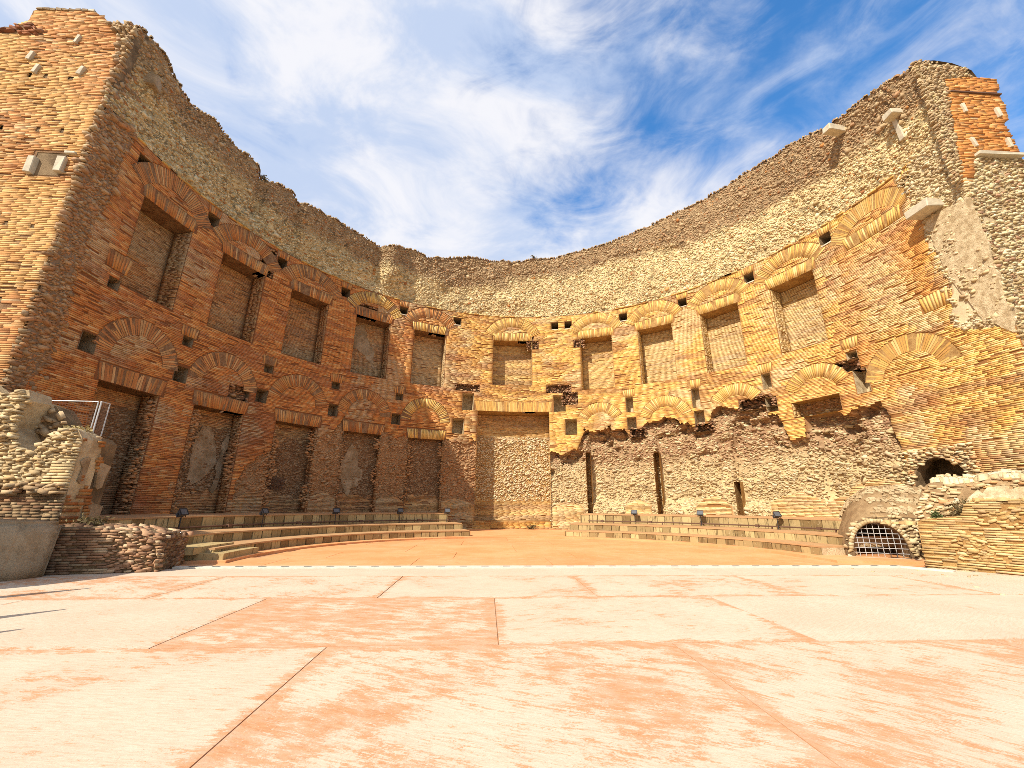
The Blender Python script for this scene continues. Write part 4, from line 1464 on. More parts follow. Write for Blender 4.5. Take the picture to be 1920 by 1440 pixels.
# the low first step runs right round and forms the landing in front of the doorway
bm = bmesh.new()
annulus_sector(bm, CX, CY, 9.15, 16.9, -97, 97, -.05, .07, 96)
step0 = bm_obj('landing_step', bm, M_ARENA)
tag(step0, kind='structure')


def mat_block():
    m, T = material('stained_tufa')
    P = pos_of(T)
    oi = T.add('ShaderNodeObjectInfo').outputs['Random']
    f = T.noise(P, 9.0, 7.0, 0.7)
    sz = T.add('ShaderNodeVectorMath', {0: P, 1: (9.0, 9.0, 1.6)}, operation='MULTIPLY').outputs[0]
    drip = T.noise(sz, 1.0, 6.0, 0.7)
    c = T.mix(oi, (0.20, 0.125, 0.05, 1), (0.52, 0.39, 0.18, 1))
    c = T.mix(T.math('MULTIPLY', T.smooth(drip, .52, .66), .8), c, (0.10, 0.065, 0.025, 1))
    c = T.mix(T.math('MULTIPLY', T.smooth(f, .55, .72), .5), c, (0.56, 0.46, 0.27, 1))
    finish(T, c, .95, f, .02, .5)
    return m


M_BLOCK = mat_block()
M_TREAD = mat_plain('tread_slab', (0.44, 0.255, 0.115, 1), .92, var=.3, scale=5)

RINGS = [(9.75, .07, .36, 15.5), (10.9, .36, .68, 16.4), (12.8, .68, 1.18, 18.6)]
RAD_OUT = 17.2


def seating(a_sign, a_end, label):
    t = tag(empty('seating_tier', (CX + a_sign * 10, CY + 4, .07)), label, 'stone seating', 'banks of stone seats inside the apse')
    for k, (r, z0, z1, a0) in enumerate(RINGS):
        out = RINGS[k + 1][0] + .2 if k < 2 else RAD_OUT
        lo, hi = sorted((a_sign * a0, a_sign * a_end))
        bm = bmesh.new()
        annulus_sector(bm, CX, CY, r + .06, out, lo, hi, z0 - .02, z1 - .05, 40)
        bm_obj('tier_core', bm, M_TANBED, t)
        bm = bmesh.new()
        annulus_sector(bm, CX, CY, r - .03, out, lo, hi, z1 - .049, z1, 40)
        bm_obj('tread', bm, M_TREAD, t)
        w = (.42, .45, .48)[k]
        n = int(R2D(hi - lo) * r / w)
        for i in range(n):
            wa = R2D(hi - lo) * r / n * random.uniform(.90, .96)
            a = lo + (hi - lo) * (i + .5) / n
            bm = bmesh.new()
            add_box(bm, (0, 0, 0), (wa, .07, z1 - z0 - .055), jitter=.006)
            rr = r + .028 + random.uniform(-.02, .012)
            M = Matrix.Translation((CX + rr * math.sin(R2D(a)), CY + rr * math.cos(R2D(a)), (z0 + z1 - .05) / 2)) @ Matrix.Rotation(-R2D(a), 4, 'Z')
            o = bm_obj('block', bm, M_BLOCK, t)
            o.matrix_world = M
            o.parent = t
            o.matrix_parent_inverse = t.matrix_world.inverted()
        # block facing on the radial end next to the doorway
        a = a_sign * (a0 - .2)
        n2 = int((out - r) / .45)
        if k == 2: n2 = 7
        for i in range(n2):
            rr = r + .25 + i * .46
            bm = bmesh.new()
            add_box(bm, (0, 0, 0), (.07, .43, z1 - z0 - .055), jitter=.006)
            o = bm_obj('block', bm, M_BLOCK, t)
            o.matrix_world = Matrix.Translation((CX + rr * math.sin(R2D(a)), CY + rr * math.cos(R2D(a)), (z0 + z1 - .05) / 2)) @ Matrix.Rotation(-R2D(a), 4, 'Z')
            o.parent = t
            o.matrix_parent_inverse = t.matrix_world.inverted()
    return t


seat_w = seating(-1, 94, 'shaded stone seating bank curving from the low brick wall to the central doorway')
seat_e = seating(1, 88, 'sunlit stone seating bank ending at the grated drain arch')
# little stair at the west end of the seats
for k, (r, z0, z1, a0, a1) in enumerate(((9.3, .07, .24, -96, -84), (9.95, .24, .42, -98, -86))):
    bm = bmesh.new()
    annulus_sector(bm, CX, CY, r, r + 1.3, a0, a1, z0, z1, 8)
    bm_obj('stair_step', bm, M_BLOCK, seat_w)

# ---------------------------------------------------------------- conduit pipes and floodlights on the seating
def at_r(a, r, z):
    return Vector((CX + r * math.sin(R2D(a)), CY + r * math.cos(R2D(a)), z))


for a0, a1, lab in ((-92, -15.8, 'thin dark conduit pipe along the shaded seats'), (20.5, 84, 'thin dark conduit pipe along the sunlit seats')):
    bm = bmesh.new()
    n = 40
    for i in range(n):
        p, q = at_r(a0 + (a1 - a0) * i / n, 12.55, .80), at_r(a0 + (a1 - a0) * (i + 1) / n, 12.55, .80)
        add_tube(bm, p, q, .032, 6)
    o = bm_obj('conduit_pipe', bm, M_PIPE)
    tag(o, lab, 'pipe', 'conduit pipes on the seating')
    for i in range(5):
        a = a0 + (a1 - a0) * (i + .3) / 5
        bm = bmesh.new()
        add_box(bm, (0, 0, 0), (.16, .12, .12))
        b = bm_obj('junction_box', bm, M_PIPE)
        b.matrix_world = Matrix.Translation(at_r(a, 12.53, .80)) @ Matrix.Rotation(-R2D(a), 4, 'Z')
        b.parent = o
        bm = bmesh.new()
        add_box(bm, (0, 0, 0), (.05, .05, .16))
        b = bm_obj('support', bm, M_PIPE)
        b.matrix_world = Matrix.Translation(at_r(a + 3, 12.56, .735)) @ Matrix.Rotation(-R2D(a), 4, 'Z')
        b.parent = o


def make_floodlight():
    r = empty('floodlight', (0, 0, 0))
    bm = bmesh.new()
    add_tube(bm, (0, 0, 0), (0, 0, .52), .022, 8)
    add_box(bm, (0, 0, .006), (.14, .14, .012))
    bm_obj('post', bm, M_BLACK, r)
    bm = bmesh.new()
    add_box(bm, (0, 0, .53), (.40, .03, .02)); add_box(bm, (-.2, 0, .60), (.018, .04, .16)); add_box(bm, (.2, 0, .60), (.018, .04, .16))
    bm_obj('bracket', bm, M_BLACK, r)
    bm = bmesh.new()
    vs = add_box(bm, (0, 0, 0), (.36, .22, .26))
    for v in vs:
        if v.co.y > 0:
            v.co.x *= .72; v.co.z *= .62
    bevel(bm, .015)
    for k in range(5):
        add_box(bm, (-.12 + k * .06, .13, 0), (.012, .05, .14))
    h = bm_obj('housing', bm, M_GREYMET, r)
    h.location = (0, .02, .66); h.rotation_euler = (R2D(-35), 0, 0)
    bm = bmesh.new()
    add_box(bm, (0, -.117, 0), (.32, .008, .22))
    g = bm_obj('glass', bm, M_GLASS)
    g.parent = h
    bm = bmesh.new()
    for sx in (-1, 1): add_box(bm, (sx * .185, -.12, 0), (.025, .03, .27))
    for sz_ in (-1, 1): add_box(bm, (0, -.12, sz_ * .128), (.345, .03, .022))
    fr_ = bm_obj('bezel', bm, M_BLACK)
    fr_.parent = h
    return r


def copy_tree(o, parent=None):
    c = o.copy()
    COL.objects.link(c)
    if parent is not None:
        c.parent = parent
        c.matrix_parent_inverse = o.matrix_parent_inverse.copy()
    for ch in o.children:
        copy_tree(ch, c)
    return c


LIGHTS = [(-82.8, 0, 'dark floodlight on the shaded seats nearest the low brick wall'),
          (-65.6, 12, 'dark floodlight on the shaded seats, second from the low brick wall'),
          (-48.5, -8, 'floodlight at the middle of the shaded seats, under the third niche'),
          (-31.9, 6, 'floodlight on the shaded seats, second from the central doorway'),
          (-18.95, 0, 'floodlight on the shaded seats right beside the central doorway'),
          (33.2, 0, 'pale faced floodlight on the sunlit seats nearest the central doorway'),
          (49.9, 10, 'pale faced floodlight on the sunlit seats, second from the central doorway'),
          (67.2, 70, 'black floodlight seen side on, second from the grated drain arch'),
          (83.0, 75, 'black floodlight just beside the mound over the grated drain arch')]
proto = make_floodlight()
for i, (a, yaw, lab) in enumerate(LIGHTS):
    o = proto if i == 0 else copy_tree(proto)
    o.location = at_r(a, 12.42, .68 + (.1 if a > 60 else 0) - .02)
    o.location.z = .68
    o.scale = (.82, .82, .92)
    o.rotation_euler = (0, 0, R2D(-a + yaw))
    tag(o, lab, 'floodlight', 'floodlights along the seating')

# ---------------------------------------------------------------- ruins in front of the wall ends
def masonry_stump(name, loc, prof, y0, y1, label, cat):
    t = tag(empty(name, loc), label, cat)
    prism('core', prof, y0 + .02, y1, M_TANBED, t, .06)
    return t


# west: sunlit rubble stump on a shaded base
PS = [(-19, -.2), (-19, 6.2), (-15.5, 5.6), (-13.9, 4.5), (-13.4, 4.6), (-13.0, 4.68), (-12.85, 4.35), (-13.0, 3.95), (-13.05, 3.6), (-12.8, 3.2), (-12.5, 2.8), (-12.3, 2.95), (-12.15, 3.3),
      (-11.9, 3.45), (-11.6, 3.62), (-11.35, 3.55), (-11.2, 3.35), (-11.15, 3.0), (-11.2, -.2)]
M_STUMPBED = M_TANBED
st_w = masonry_stump('rubble_stump', (-13, 12.2, 0), PS, 12.2, 12.85, 'ragged stump of pale rubble masonry with a dark hollow under the wire mesh guard', 'ruined wall')
PS2 = [(-19, -.2), (-19, 5.5), (-13.2, 4.5), (-12.75, 4.35), (-12.4, 3.95), (-12.2, 3.5), (-11.8, 3.5), (-11.3, 3.45), (-11.2, 3.3), (-11.2, -.2)]
prism('back_core', PS2, 12.86, 13.35, M_CORE, st_w, .06)
pks = Pack()
rubc = lambda u, z, n: pal([(.50, .38, .21), (.58, .46, .27), (.38, .26, .13), (.52, .33, .14)], (3, 3, 2, 1.5), n)
stone_fill(pks, plane_y(12.2), -19, -11.2, 1.95, 6.2, .20, .082, lambda u, z: pip(u, z, PS) & (u < -11.95 + .5 * vnoise(z * 2, z * 0, 5)), rubc, proud=.055, round_=.92, rot=.16, drop=.06)
stone_fill(pks, plane_y(12.2), -13.8, -12.6, 3.3, 4.8, .22, .08, lambda u, z: pip(u, z, PS), rubc, proud=.13, round_=.92, rot=.25)
stone_fill(pks, plane_y(12.2), -12.5, -11.2, 2.7, 3.7, .2, .08, lambda u, z: pip(u, z, PS), rubc, proud=.13, round_=.92, rot=.3)
stone_fill(pks, plane_y(12.84), -13.6, -11.2, 2.7, 4.5, .2, .14, lambda u, z: pip(u, z, PS2) & (fbm(u * 1.5, z * 1.5, 114) > .45), lambda u, z, n: pal(BRN, (3, 3, 2, 3, 2), n), proud=.14, rot=.5)
pks.build('rubble_facing', st_w)
pkb = Pack()
brick_fill(pkb, plane_y(12.2), -12.4, -11.15, 2.0, 3.3, .078, .4, lambda u, z: (u > -11.95 + .5 * vnoise(z * 2, z * 0, 5)) & pip(u, z, PS), lambda u, z, n: pal([(.58, .43, .22), (.62, .50, .29), (.50, .31, .13)], (3, 3, 2), n), proud=.03)
brick_fill(pkb, plane_y(12.2), -19, -11.15, .2, 2.0, .075, .26, lambda u, z: fbm(u * .8, z * .8, 111) > .42, lambda u, z, n: pal(BRN + [(.20, .09, .05)], (3, 3, 2, 2, 2, 2), n) * .8, proud=.025)
brick_fill(pkb, plane_x(-11.15, 1), 12.22, 13.3, .2, 3.4, .09, .3, lambda u, z: (fbm(u * 2, z * 1.3, 112) > .40) & (u < 12.75 + .4 * fbm(z * 2, z * 0, 6)), lambda u, z, n: pal(RED, (3, 3, 3, 2, 2, 1), n) * .7, proud=.02)
pkb.build('brickwork', st_w)
plaster_patch('plaster_patch', plane_x(-11.15, 1), [(12.85, 2.9), (13.2, 2.7), (13.25, 2.1), (13.0, 1.95), (12.95, 2.3)], M_GREYPL, st_w, .02, 8)
plaster_patch('plaster_patch', plane_x(-11.15, 1), [(12.9, 1.6), (13.3, 1.6), (13.3, .6), (12.8, .7)], M_GREYPL, st_w, .02, 9)
plaster_patch('plaster_patch', plane_x(-11.15, 1), [(12.35, 2.8), (12.5, 2.9), (12.6, 2.3), (12.4, 2.1)], M_GREYPL, st_w, .02, 10)
pkl = Pack()
stone_fill(pkl, plane_y(12.1), -19, -11.2, 1.84, 2.06, .24, .09, lambda u, z: np.ones(len(u), bool), lambda u, z, n: pal(BRN, (3, 3, 2, 3, 2), n), proud=.12)
pkl.build('ledge_stones', st_w)

# galvanised mesh guard standing on the stump
guard = tag(empty('mesh_guard', (-12.7, 13.15, 3.55)), 'small pale framed wire mesh guard on top of the rubble stump', 'mesh fence')
bm = bmesh.new()
x0, x1, y0, z0, z1 = -13.45, -11.93, 13.2, 3.6, 4.6
for a, b in (((x0, y0, z1), (x1, y0, z1)), ((x0, y0, z0), (x0, y0, z1)), ((x1, y0, z0), (x1, y0, z1)), ((x0, y0, z0), (x1, y0, z0))):
    add_tube(bm, a, b, .016, 8)
add_tube(bm, (x1 + .07, y0 + .02, z0), (x1 + .07, y0 + .02, z1), .022, 8)
y2 = y0 + .32
add_tube(bm, (x1 + .07, y0, z1), (x1 + .07, y2, z1), .018, 8); add_tube(bm, (x1 + .07, y2, z0), (x1 + .07, y2, z1), .018, 8)
bm_obj('frame', bm, M_STEEL, guard)
bm = bmesh.new()
n = 18
for i in range(1, n):
    x = x0 + (x1 - x0) * i / n
    add_tube(bm, (x, y0, z0), (x, y0, z1), .0035, 4)
for i in range(1, 12):
    z = z0 + (z1 - z0) * i / 12
    add_tube(bm, (x0, y0, z), (x1, y0, z), .0035, 4)
for i in range(1, 12):
    y = y0 + (y2 - y0) * i / 12
    add_tube(bm, (x1 + .07, y, z0), (x1 + .07, y, z1), .0035, 4)
    z = z0 + (z1 - z0) * i / 12
    add_tube(bm, (x1 + .07, y0, z), (x1 + .07, y2, z), .0035, 4)
w = bm_obj('wire_mesh', bm, M_PIPE, guard)

# plastered block at the far west edge of the stage
bm = bmesh.new()
c = [(-13.5, 9.0), (-10.15, 10.25), (-9.98, 11.0), (-13.2, 12.0)]
lo = [bm.verts.new((x, y, -.1)) for x, y in c]
hi = [bm.verts.new((x + random.uniform(-.05, .05), y + .06, 1.22 + random.uniform(-.04, .04))) for x, y in c]
bm.faces.new(hi); bm.faces.new(lo[::-1])
for i in range(4): bm.faces.new((lo[i], lo[(i + 1) % 4], hi[(i + 1) % 4], hi[i]))
bmesh.ops.bevel(bm, geom=list(bm.edges), offset=.09, segments=3, affect='EDGES')
bmesh.ops.subdivide_edges(bm, edges=list(bm.edges), cuts=3, use_grid_fill=True)
for v in bm.verts:
    k = (float(fbm(v.co.x * 1.5 + v.co.z, v.co.y * 1.5 + v.co.z * .7, 121)) - .5) * .10
    v.co += Vector((k, -k, k * .5))
o = bm_obj('plastered_block', bm, M_GREYPL, smooth=True)
tag(o, 'smooth grey plastered masonry block beside the low shaded brick wall', 'masonry block')

# low brick wall beside it
lw = tag(empty('low_brick_wall', (-9.2, 11.4, 0)), 'low worn brick wall stub in shade between the plastered block and the seats', 'low wall')
ax, ay, bx, by = -10.4, 11.1, -8.05, 11.68
L_ = math.hypot(bx - ax, by - ay)
dx_, dy_ = (bx - ax) / L_, (by - ay) / L_


def low_face(u, d, z):
    u, d, z = np.broadcast_arrays(np.asarray(u, float), np.asarray(d, float), np.asarray(z, float))
    return np.stack([ax + dx_ * u - dy_ * d, ay + dy_ * u + dx_ * d, z], -1)


def low_end(u, d, z):
    u, d, z = np.broadcast_arrays(np.asarray(u, float), np.asarray(d, float), np.asarray(z, float))
    return np.stack([bx - dy_ * u - dx_ * d, by + dx_ * u - dy_ * d, z], -1)


bm = bmesh.new()
prof = [(0, -.1), (0, 1.06), (.9, 1.05), (1.2, 1.0), (1.6, .98), (2.05, .93), (L_, .82), (L_, -.1)]
f = [bm.verts.new(low_face(u, .02, z)) for u, z in prof]; b = [bm.verts.new(low_face(u, 1.5, z)) for u, z in prof]
bm.faces.new(f); bm.faces.new(b[::-1])
for i in range(len(prof)): bm.faces.new((f[i], b[i], b[(i + 1) % len(prof)], f[(i + 1) % len(prof)]))
bm_obj('core', bm, M_CORE, lw)
pkq = Pack()
wc = lambda u, z, n: pal([(.30, .15, .08), (.38, .22, .12), (.44, .30, .17), (.16, .08, .045), (.52, .40, .24)], (3, 3, 2, 3, 1.5), n) * (.55 + .6 * sstep(.6, 1.5, u))[:, None]  # left end dimmed, right end brightened: shade and sun painted into the bricks
ok = lambda u, z: pip(u, z, prof) & (u < 1.25 + .25 * fbm(z * 3, z * 0, 8))
brick_fill(pkq, low_face, 0, L_, 0, 1.06, .058, .22, ok, wc, proud=.028, drop=.05)
stone_fill(pkq, low_face, .9, L_ + .05, 0, 1.02, .15, .06, lambda u, z: pip(u, z, prof) & ~ok(u, z), wc, proud=.06, round_=.92, rot=.15)
stone_fill(pkq, low_end, 0, 1.4, 0, .84, .16, .06, lambda u, z: np.ones(len(u), bool), wc, proud=.06, round_=.92, rot=.15)
pkq.build('brickwork', lw)
ptq = Pack()
stone_fill(ptq, (lambda u, d, v: low_face(u, v, np.interp(np.asarray(u, float), [0, .9, 1.6, L_], [1.05, 1.04, .97, .82]) - np.asarray(d, float))), 0, L_, 0, 1.4, .2, .16, lambda u, z: np.ones(len(u), bool), wc, proud=.07, rot=.4)
ptq.build('top_stones', lw)

# ---------------------------------------------------------------- east: vaulted drain mouth, mound and low rubble wall
dv = tag(empty('drain_vault', (13.2, 14.1, 0)), 'rubble mound with a round arched drain mouth at the end of the sunlit seats', 'drain arch')
# face runs from (12.25, 14.65) to (14.0, 13.55)
fx0, fy0, fx1, fy1 = 12.3, 14.62, 14.5, 13.5
FL_ = math.hypot(fx1 - fx0, fy1 - fy0)
ux, uy = (fx1 - fx0) / FL_, (fy1 - fy0) / FL_


def dface(u, d, z):
    u, d, z = np.broadcast_arrays(np.asarray(u, float), np.asarray(d, float), np.asarray(z, float))
    return np.stack([fx0 + ux * u - uy * d, fy0 + uy * u + ux * d, z], -1)


OC, OR_ = .98, .74
op = [(OC + OR_ * math.cos(R2D(a)) * (1.0), .28 + OR_ * 1.16 * math.sin(R2D(a))) for a in range(180, -1, -15)]
op = [(OC - OR_, 0.02)] + op + [(OC + OR_, .02)]
outl = [(0.0, .02)] + [(OC - (OC) * math.cos(R2D(a)), .25 + 1.10 * math.sin(R2D(a))) for a in range(0, 91, 15)] + [(1.5, 1.36), (1.9, 1.34), (2.25, 1.3), (FL_, 1.2), (FL_, .6), (FL_, .02)]
while len(outl) < len(op): outl.insert(-1, (FL_, .02 + .1))
bm = bmesh.new()
n = min(len(op), len(outl))
idx = [round(i * (len(outl) - 1) / (len(op) - 1)) for i in range(len(op))]
fo = [bm.verts.new(dface(*(outl[i][0], 0.0, outl[i][1]))) for i in idx]
fi = [bm.verts.new(dface(u, 0.0, z)) for u, z in op]
bi = [bm.verts.new(dface(u, 1.6, z)) for u, z in op]
for i in range(len(op) - 1):
    if idx[i] != idx[i + 1]:
        bm.faces.new((fi[i], fi[i + 1], fo[i + 1], fo[i]))
    else:
        bm.faces.new((fi[i], fi[i + 1], fo[i]))
    bm.faces.new((fi[i], bi[i], bi[i + 1], fi[i + 1]))
bm_obj('arch_face', bm, M_CORE, dv)
bm = bmesh.new()
bm.faces.new([bm.verts.new(dface(u, 1.55, z)) for u, z in op])
bm_obj('tunnel_back', bm, M_CORE, dv)
# vault body rising to the wall as a plastered wedge
bm = bmesh.new()
ringA = [bm.verts.new(dface(u, .02, z)) for u, z in outl]
top = {0: .0}
ringB = []
for u, z in outl:
    k = sstep(.02, 1.25, z)
    ringB.append(bm.verts.new(dface(u + .75 * float(k), 1.5, z + .95 * float(k) + (0.1 if z > .5 else 0))))
ringC = [bm.verts.new(dface(u * 1.0 + 1.0, 4.6, max(z * 1.6, .1))) for u, z in outl]
for a, b in ((ringA, ringB), (ringB, ringC)):
    for i in range(len(outl) - 1):
        bm.faces.new((a[i], b[i], b[i + 1], a[i + 1]))
bmesh.ops.subdivide_edges(bm, edges=list(bm.edges), cuts=2, use_grid_fill=True)
for v in bm.verts:
    v.co.z += (float(fbm(v.co.x * 2.2, v.co.y * 2.2, 131)) - .5) * .10 if v.co.z > .2 else 0
M_MOUND = mat_mortar('mound_concrete', (0.25, 0.155, 0.075, 1), (0.36, 0.24, 0.12, 1), 2.5)
vault = bm_obj('vault', bm, M_MOUND, dv, smooth=True)
bm = bmesh.new()
for pl in vault.data.polygons:
    c = pl.center
    along = (c.x - fx0) * ux + (c.y - fy0) * uy
    if along < .9 or c.z < .4:
        continue
    nrm_ = Vector(pl.normal)
    if nrm_.z < 0: nrm_ = -nrm_
    for k in range(int(pl.area / .012)):
        vs_ = [vault.data.vertices[i].co for i in pl.vertices]
        w_ = [random.random() for _ in vs_]; t_ = sum(w_)
        p_ = sum((v * (a / t_) for v, a in zip(vs_, w_)), Vector())
        if random.random() > .35 + .5 * min(1, along - .9): continue
        q_ = nrm_.to_track_quat('Z', 'Y').to_matrix() @ Matrix.Rotation(random.uniform(0, 6.3), 3, 'Z') @ Matrix.Rotation(random.gauss(0, .25), 3, 'X')
        add_box(bm, p_ + nrm_ * .02, (random.uniform(.08, .2), random.uniform(.06, .13), random.uniform(.04, .10)), rot=q_, jitter=.018)
lsv = bm_obj('loose_stones', bm, M_TANBED, dv)
lsv['kind'] = 'stuff'
pkd = Pack()
ring_ok = lambda u, z: pip(u, z, outl) & ~pip(u, z, op) & ~pip(OC + (u - OC) / 1.13, .28 + (z - .28) / 1.13, op)
stone_fill(pkd, dface, 0, FL_, .02, 1.4, .13, .10, ring_ok, lambda u, z, n: pal(TAN, (3, 3, 3, 2, 2.5), n) * .85, proud=.07, round_=.9, rot=.35)
pkd.build('rubble_facing', dv)
pkd = Pack()
nv = 27
for i in range(nv):
    a = math.pi * (1 - (i + .5) / nv)
    uc_, zc_ = OC + (OR_ + .07) * math.cos(a), .28 + (OR_ + .07) * 1.16 * math.sin(a)
    h = .046
    t_ = (-math.sin(a), math.cos(a) * 1.16)
    lx = np.array([-h, h, h, -h]) ; ly = np.array([-.062, -.062, .062, .062])
    rx_, rz_ = math.cos(a), math.sin(a)
    fu = (lx * t_[0] + ly * rx_)[None]; fz = (lx * t_[1] + ly * rz_)[None]
    pkd.add(dface, np.array([uc_]), np.array([zc_]), fu, fz, fu, fz, np.array([[-.05]]) + RNG.normal(0, .006, (1, 4)), np.array([[.05]]), pal(TAN, (2, 2, 3, 1, 1), 1) * .82)
pkd.build('arch_ring', dv)
# iron grate in the mouth
grate = tag(empty('drain_grate', tuple(dface(OC, .08, .02))), 'pale square iron grate closing the round drain mouth', 'grate')
for i in range(1, 9):
    u = OC - OR_ + 2 * OR_ * i / 9
    zt_ = .28 + OR_ * 1.16 * math.sqrt(max(0, 1 - ((u - OC) / OR_) ** 2))
    bm = bmesh.new(); add_tube(bm, dface(u, .08, .03), dface(u, .08, zt_), .011, 6)
    bm_obj('bar', bm, M_WIRE, grate)
for i in range(1, 8):
    z = .03 + i * .155
    hw = OR_ * math.sqrt(max(0, 1 - (max(z - .28, 0) / (OR_ * 1.16)) ** 2))
    bm = bmesh.new(); add_tube(bm, dface(OC - hw, .065, z), dface(OC + hw, .065, z), .011, 6)
    bm_obj('bar', bm, M_WIRE, grate)

# stone sill in front of the grate
bm = bmesh.new()
add_box(bm, (0, 0, 0), (1.9, .35, .07), jitter=.02)
bmesh.ops.transform(bm, matrix=Matrix.Translation(dface(OC - .1, -.22, .045)) @ Matrix.Rotation(math.atan2(uy, ux), 4, 'Z'), verts=bm.verts)
bm_obj('stone_sill', bm, M_MARBLE, dv)

# low rubble wall running towards the viewer
rw = tag(empty('low_rubble_wall', (13, 11.5, 0)), 'low sunlit rubble and brick wall running forward from the grated drain arch', 'low wall')
gx0, gy0, gx1, gy1 = 12.25, 12.95, 14.6, 9.2
GL = math.hypot(gx1 - gx0, gy1 - gy0)
vx, vy = (gx1 - gx0) / GL, (gy1 - gy0) / GL


def gface(u, d, z):
    u, d, z = np.broadcast_arrays(np.asarray(u, float), np.asarray(d, float), np.asarray(z, float))
    return np.stack([gx0 + vx * u - vy * d, gy0 + vy * u + vx * d, z], -1)


gp = [(.80, -.1), (.80, .5), (.81, .9), (.83, 1.2), (.86, 1.27), (.95, 1.3), (1.3, 1.36), (1.6, 1.40), (1.78, 1.44), (1.9, 1.74), (2.1, 1.86), (2.6, 1.88), (GL, 1.86), (GL, -.1)]
bm = bmesh.new()
f = [bm.verts.new(gface(u, .0, z)) for u, z in gp]; b = [bm.verts.new(gface(u, .95, z + .02)) for u, z in gp]
bm.faces.new(f); bm.faces.new(b[::-1])
for i in range(len(gp)): bm.faces.new((f[i], b[i], b[(i + 1) % len(gp)], f[(i + 1) % len(gp)]))
bm_obj('core', bm, M_MORTAR_Y, rw)
pkg = Pack()
gc = lambda u, z, n: np.clip((pal(TAN, (3, 3, 4, 2, 2), n) * .5 + pal(YEL, (3, 3, 4, 2, 3, 2), n) * .5) * (.62 + .5 * fbm(u * 1.3, z * 1.3, 143))[:, None], 0, .8)
gbr = lambda u, z: pip(u, z, gp) & (fbm(u * 1.1, z * 1.4, 141) > .42)
brick_fill(pkg, gface, 0, GL, .02, 1.9, .062, .34, gbr, gc, proud=.02, drop=.12)
stone_fill(pkg, gface, 0, GL, .02, 1.95, .16, .066, lambda u, z: pip(u, z, gp) & ~gbr(u, z), gc, proud=.05, round_=.92, rot=.2, drop=.12)
pkg.build('masonry_facing', rw)
ptg = Pack()
stone_fill(ptg, (lambda u, d, v: gface(u, v, np.interp(np.asarray(u, float), [a for a, _ in gp[3:-1]], [b for _, b in gp[3:-1]]) - np.asarray(d, float))), 0, GL, 0, .9, .2, .2, lambda u, z: fbm(u * 2, z * 2, 142) > .45, gc, proud=.06, rot=.4)
ptg.build('top_stones', rw)

# rubble bank between the drain and the wall, carrying the bush
bk_ = tag(empty('rubble_bank', (15.5, 13.2, 0)), 'bank of broken rubble with a pale ledge below the arched cavity', 'rubble bank')


def bface(u, d, z):
    """rough broken face a little behind the low rubble wall, leaning back"""
    u, d, z = np.broadcast_arrays(np.asarray(u, float), np.asarray(d, float), np.asarray(z, float))
    dd = 1.15 + d + np.maximum(z - 1.0, 0) * .45
    return np.stack([gx0 + vx * u - vy * dd, gy0 + vy * u + vx * dd, z], -1)


bp = [(.55, -.1), (.55, 1.1), (.6, 1.5), (.68, 1.9), (.8, 2.25), (.95, 2.4), (1.15, 2.45), (1.7, 2.35), (2.4, 2.5), (3.2, 2.45), (GL, 2.4), (GL, -.1)]
bm = bmesh.new()
us_ = np.arange(.55, GL + .01, .12)
tz = np.interp(us_, [a for a, _ in bp[1:-1]], [b for _, b in bp[1:-1]])
rows_ = []
for f_ in np.linspace(0, 1, 14):
    z_ = -.1 + (tz + .1) * f_
    rows_.append(bface(us_, (fbm(us_ * 1.4, z_ * 1.4, 152) - .5) * .35, z_))
rows_.append(bface(us_, 1.6, tz + .25))
rows_.append(bface(us_, 3.2, tz + .2))
V_ = np.concatenate(rows_); nu_ = len(us_)
i_, j_ = np.meshgrid(np.arange(nu_ - 1), np.arange(len(rows_) - 1))
q_ = (j_ * nu_ + i_).ravel()
mesh_obj('bank', V_, np.stack([q_, q_ + 1, q_ + 1 + nu_, q_ + nu_], -1), M_MOUND, bk_, smooth=True)
pkk = Pack()
bdep = lambda u, z: (fbm(u * 1.4, z * 1.4, 152) - .5) * .35
stone_fill(pkk, bface, .5, GL, .2, 2.6, .20, .08, lambda u, z: pip(u, z, bp) & ~((u > 1.75) & (z < 2.2)), lambda u, z, n: pal(TAN + RED[:2] + BRN[:2], (2, 3, 3, 2, 2, .8, .8, 1.5, 1.5), n), proud=.10, round_=.92, rot=.22, dfun=bdep, drop=.15)
stone_fill(pkk, (lambda u, d, v: bface(u, v, np.interp(np.asarray(u, float), [a for a, _ in bp[1:-1]], [b for _, b in bp[1:-1]]) + .05 + np.asarray(v) * .1 - np.asarray(d, float))), 1.0, GL, 0, 2.4, .2, .12, lambda u, v: fbm(u * 1.5, v * 1.5, 153) > .42, lambda u, v, n: pal(TAN + BRN[:2], (3, 4, 3, 3, 1, 1, 1), n), proud=.12, rot=.5)
pkk.build('loose_stones', bk_)
plaster_patch('plaster_ledge', bface, [(1.7, 1.35), (2.6, 1.35), (GL, 1.35), (GL, 2.2), (2.6, 2.2), (2.0, 2.1), (1.75, 1.8)], M_PLASTER, bk_, .16, 12)
bm = bmesh.new()
add_box(bm, (0, 0, 0), (2.3, 1.0, .12), jitter=.02)
bmesh.ops.transform(bm, matrix=Matrix.Translation(Vector(gface(1.98, 1.0, 1.2))) @ Matrix.Rotation(math.atan2(vy, vx), 4, 'Z'), verts=bm.verts)
bm_obj('ledge_slab', bm, M_MOUND, bk_)

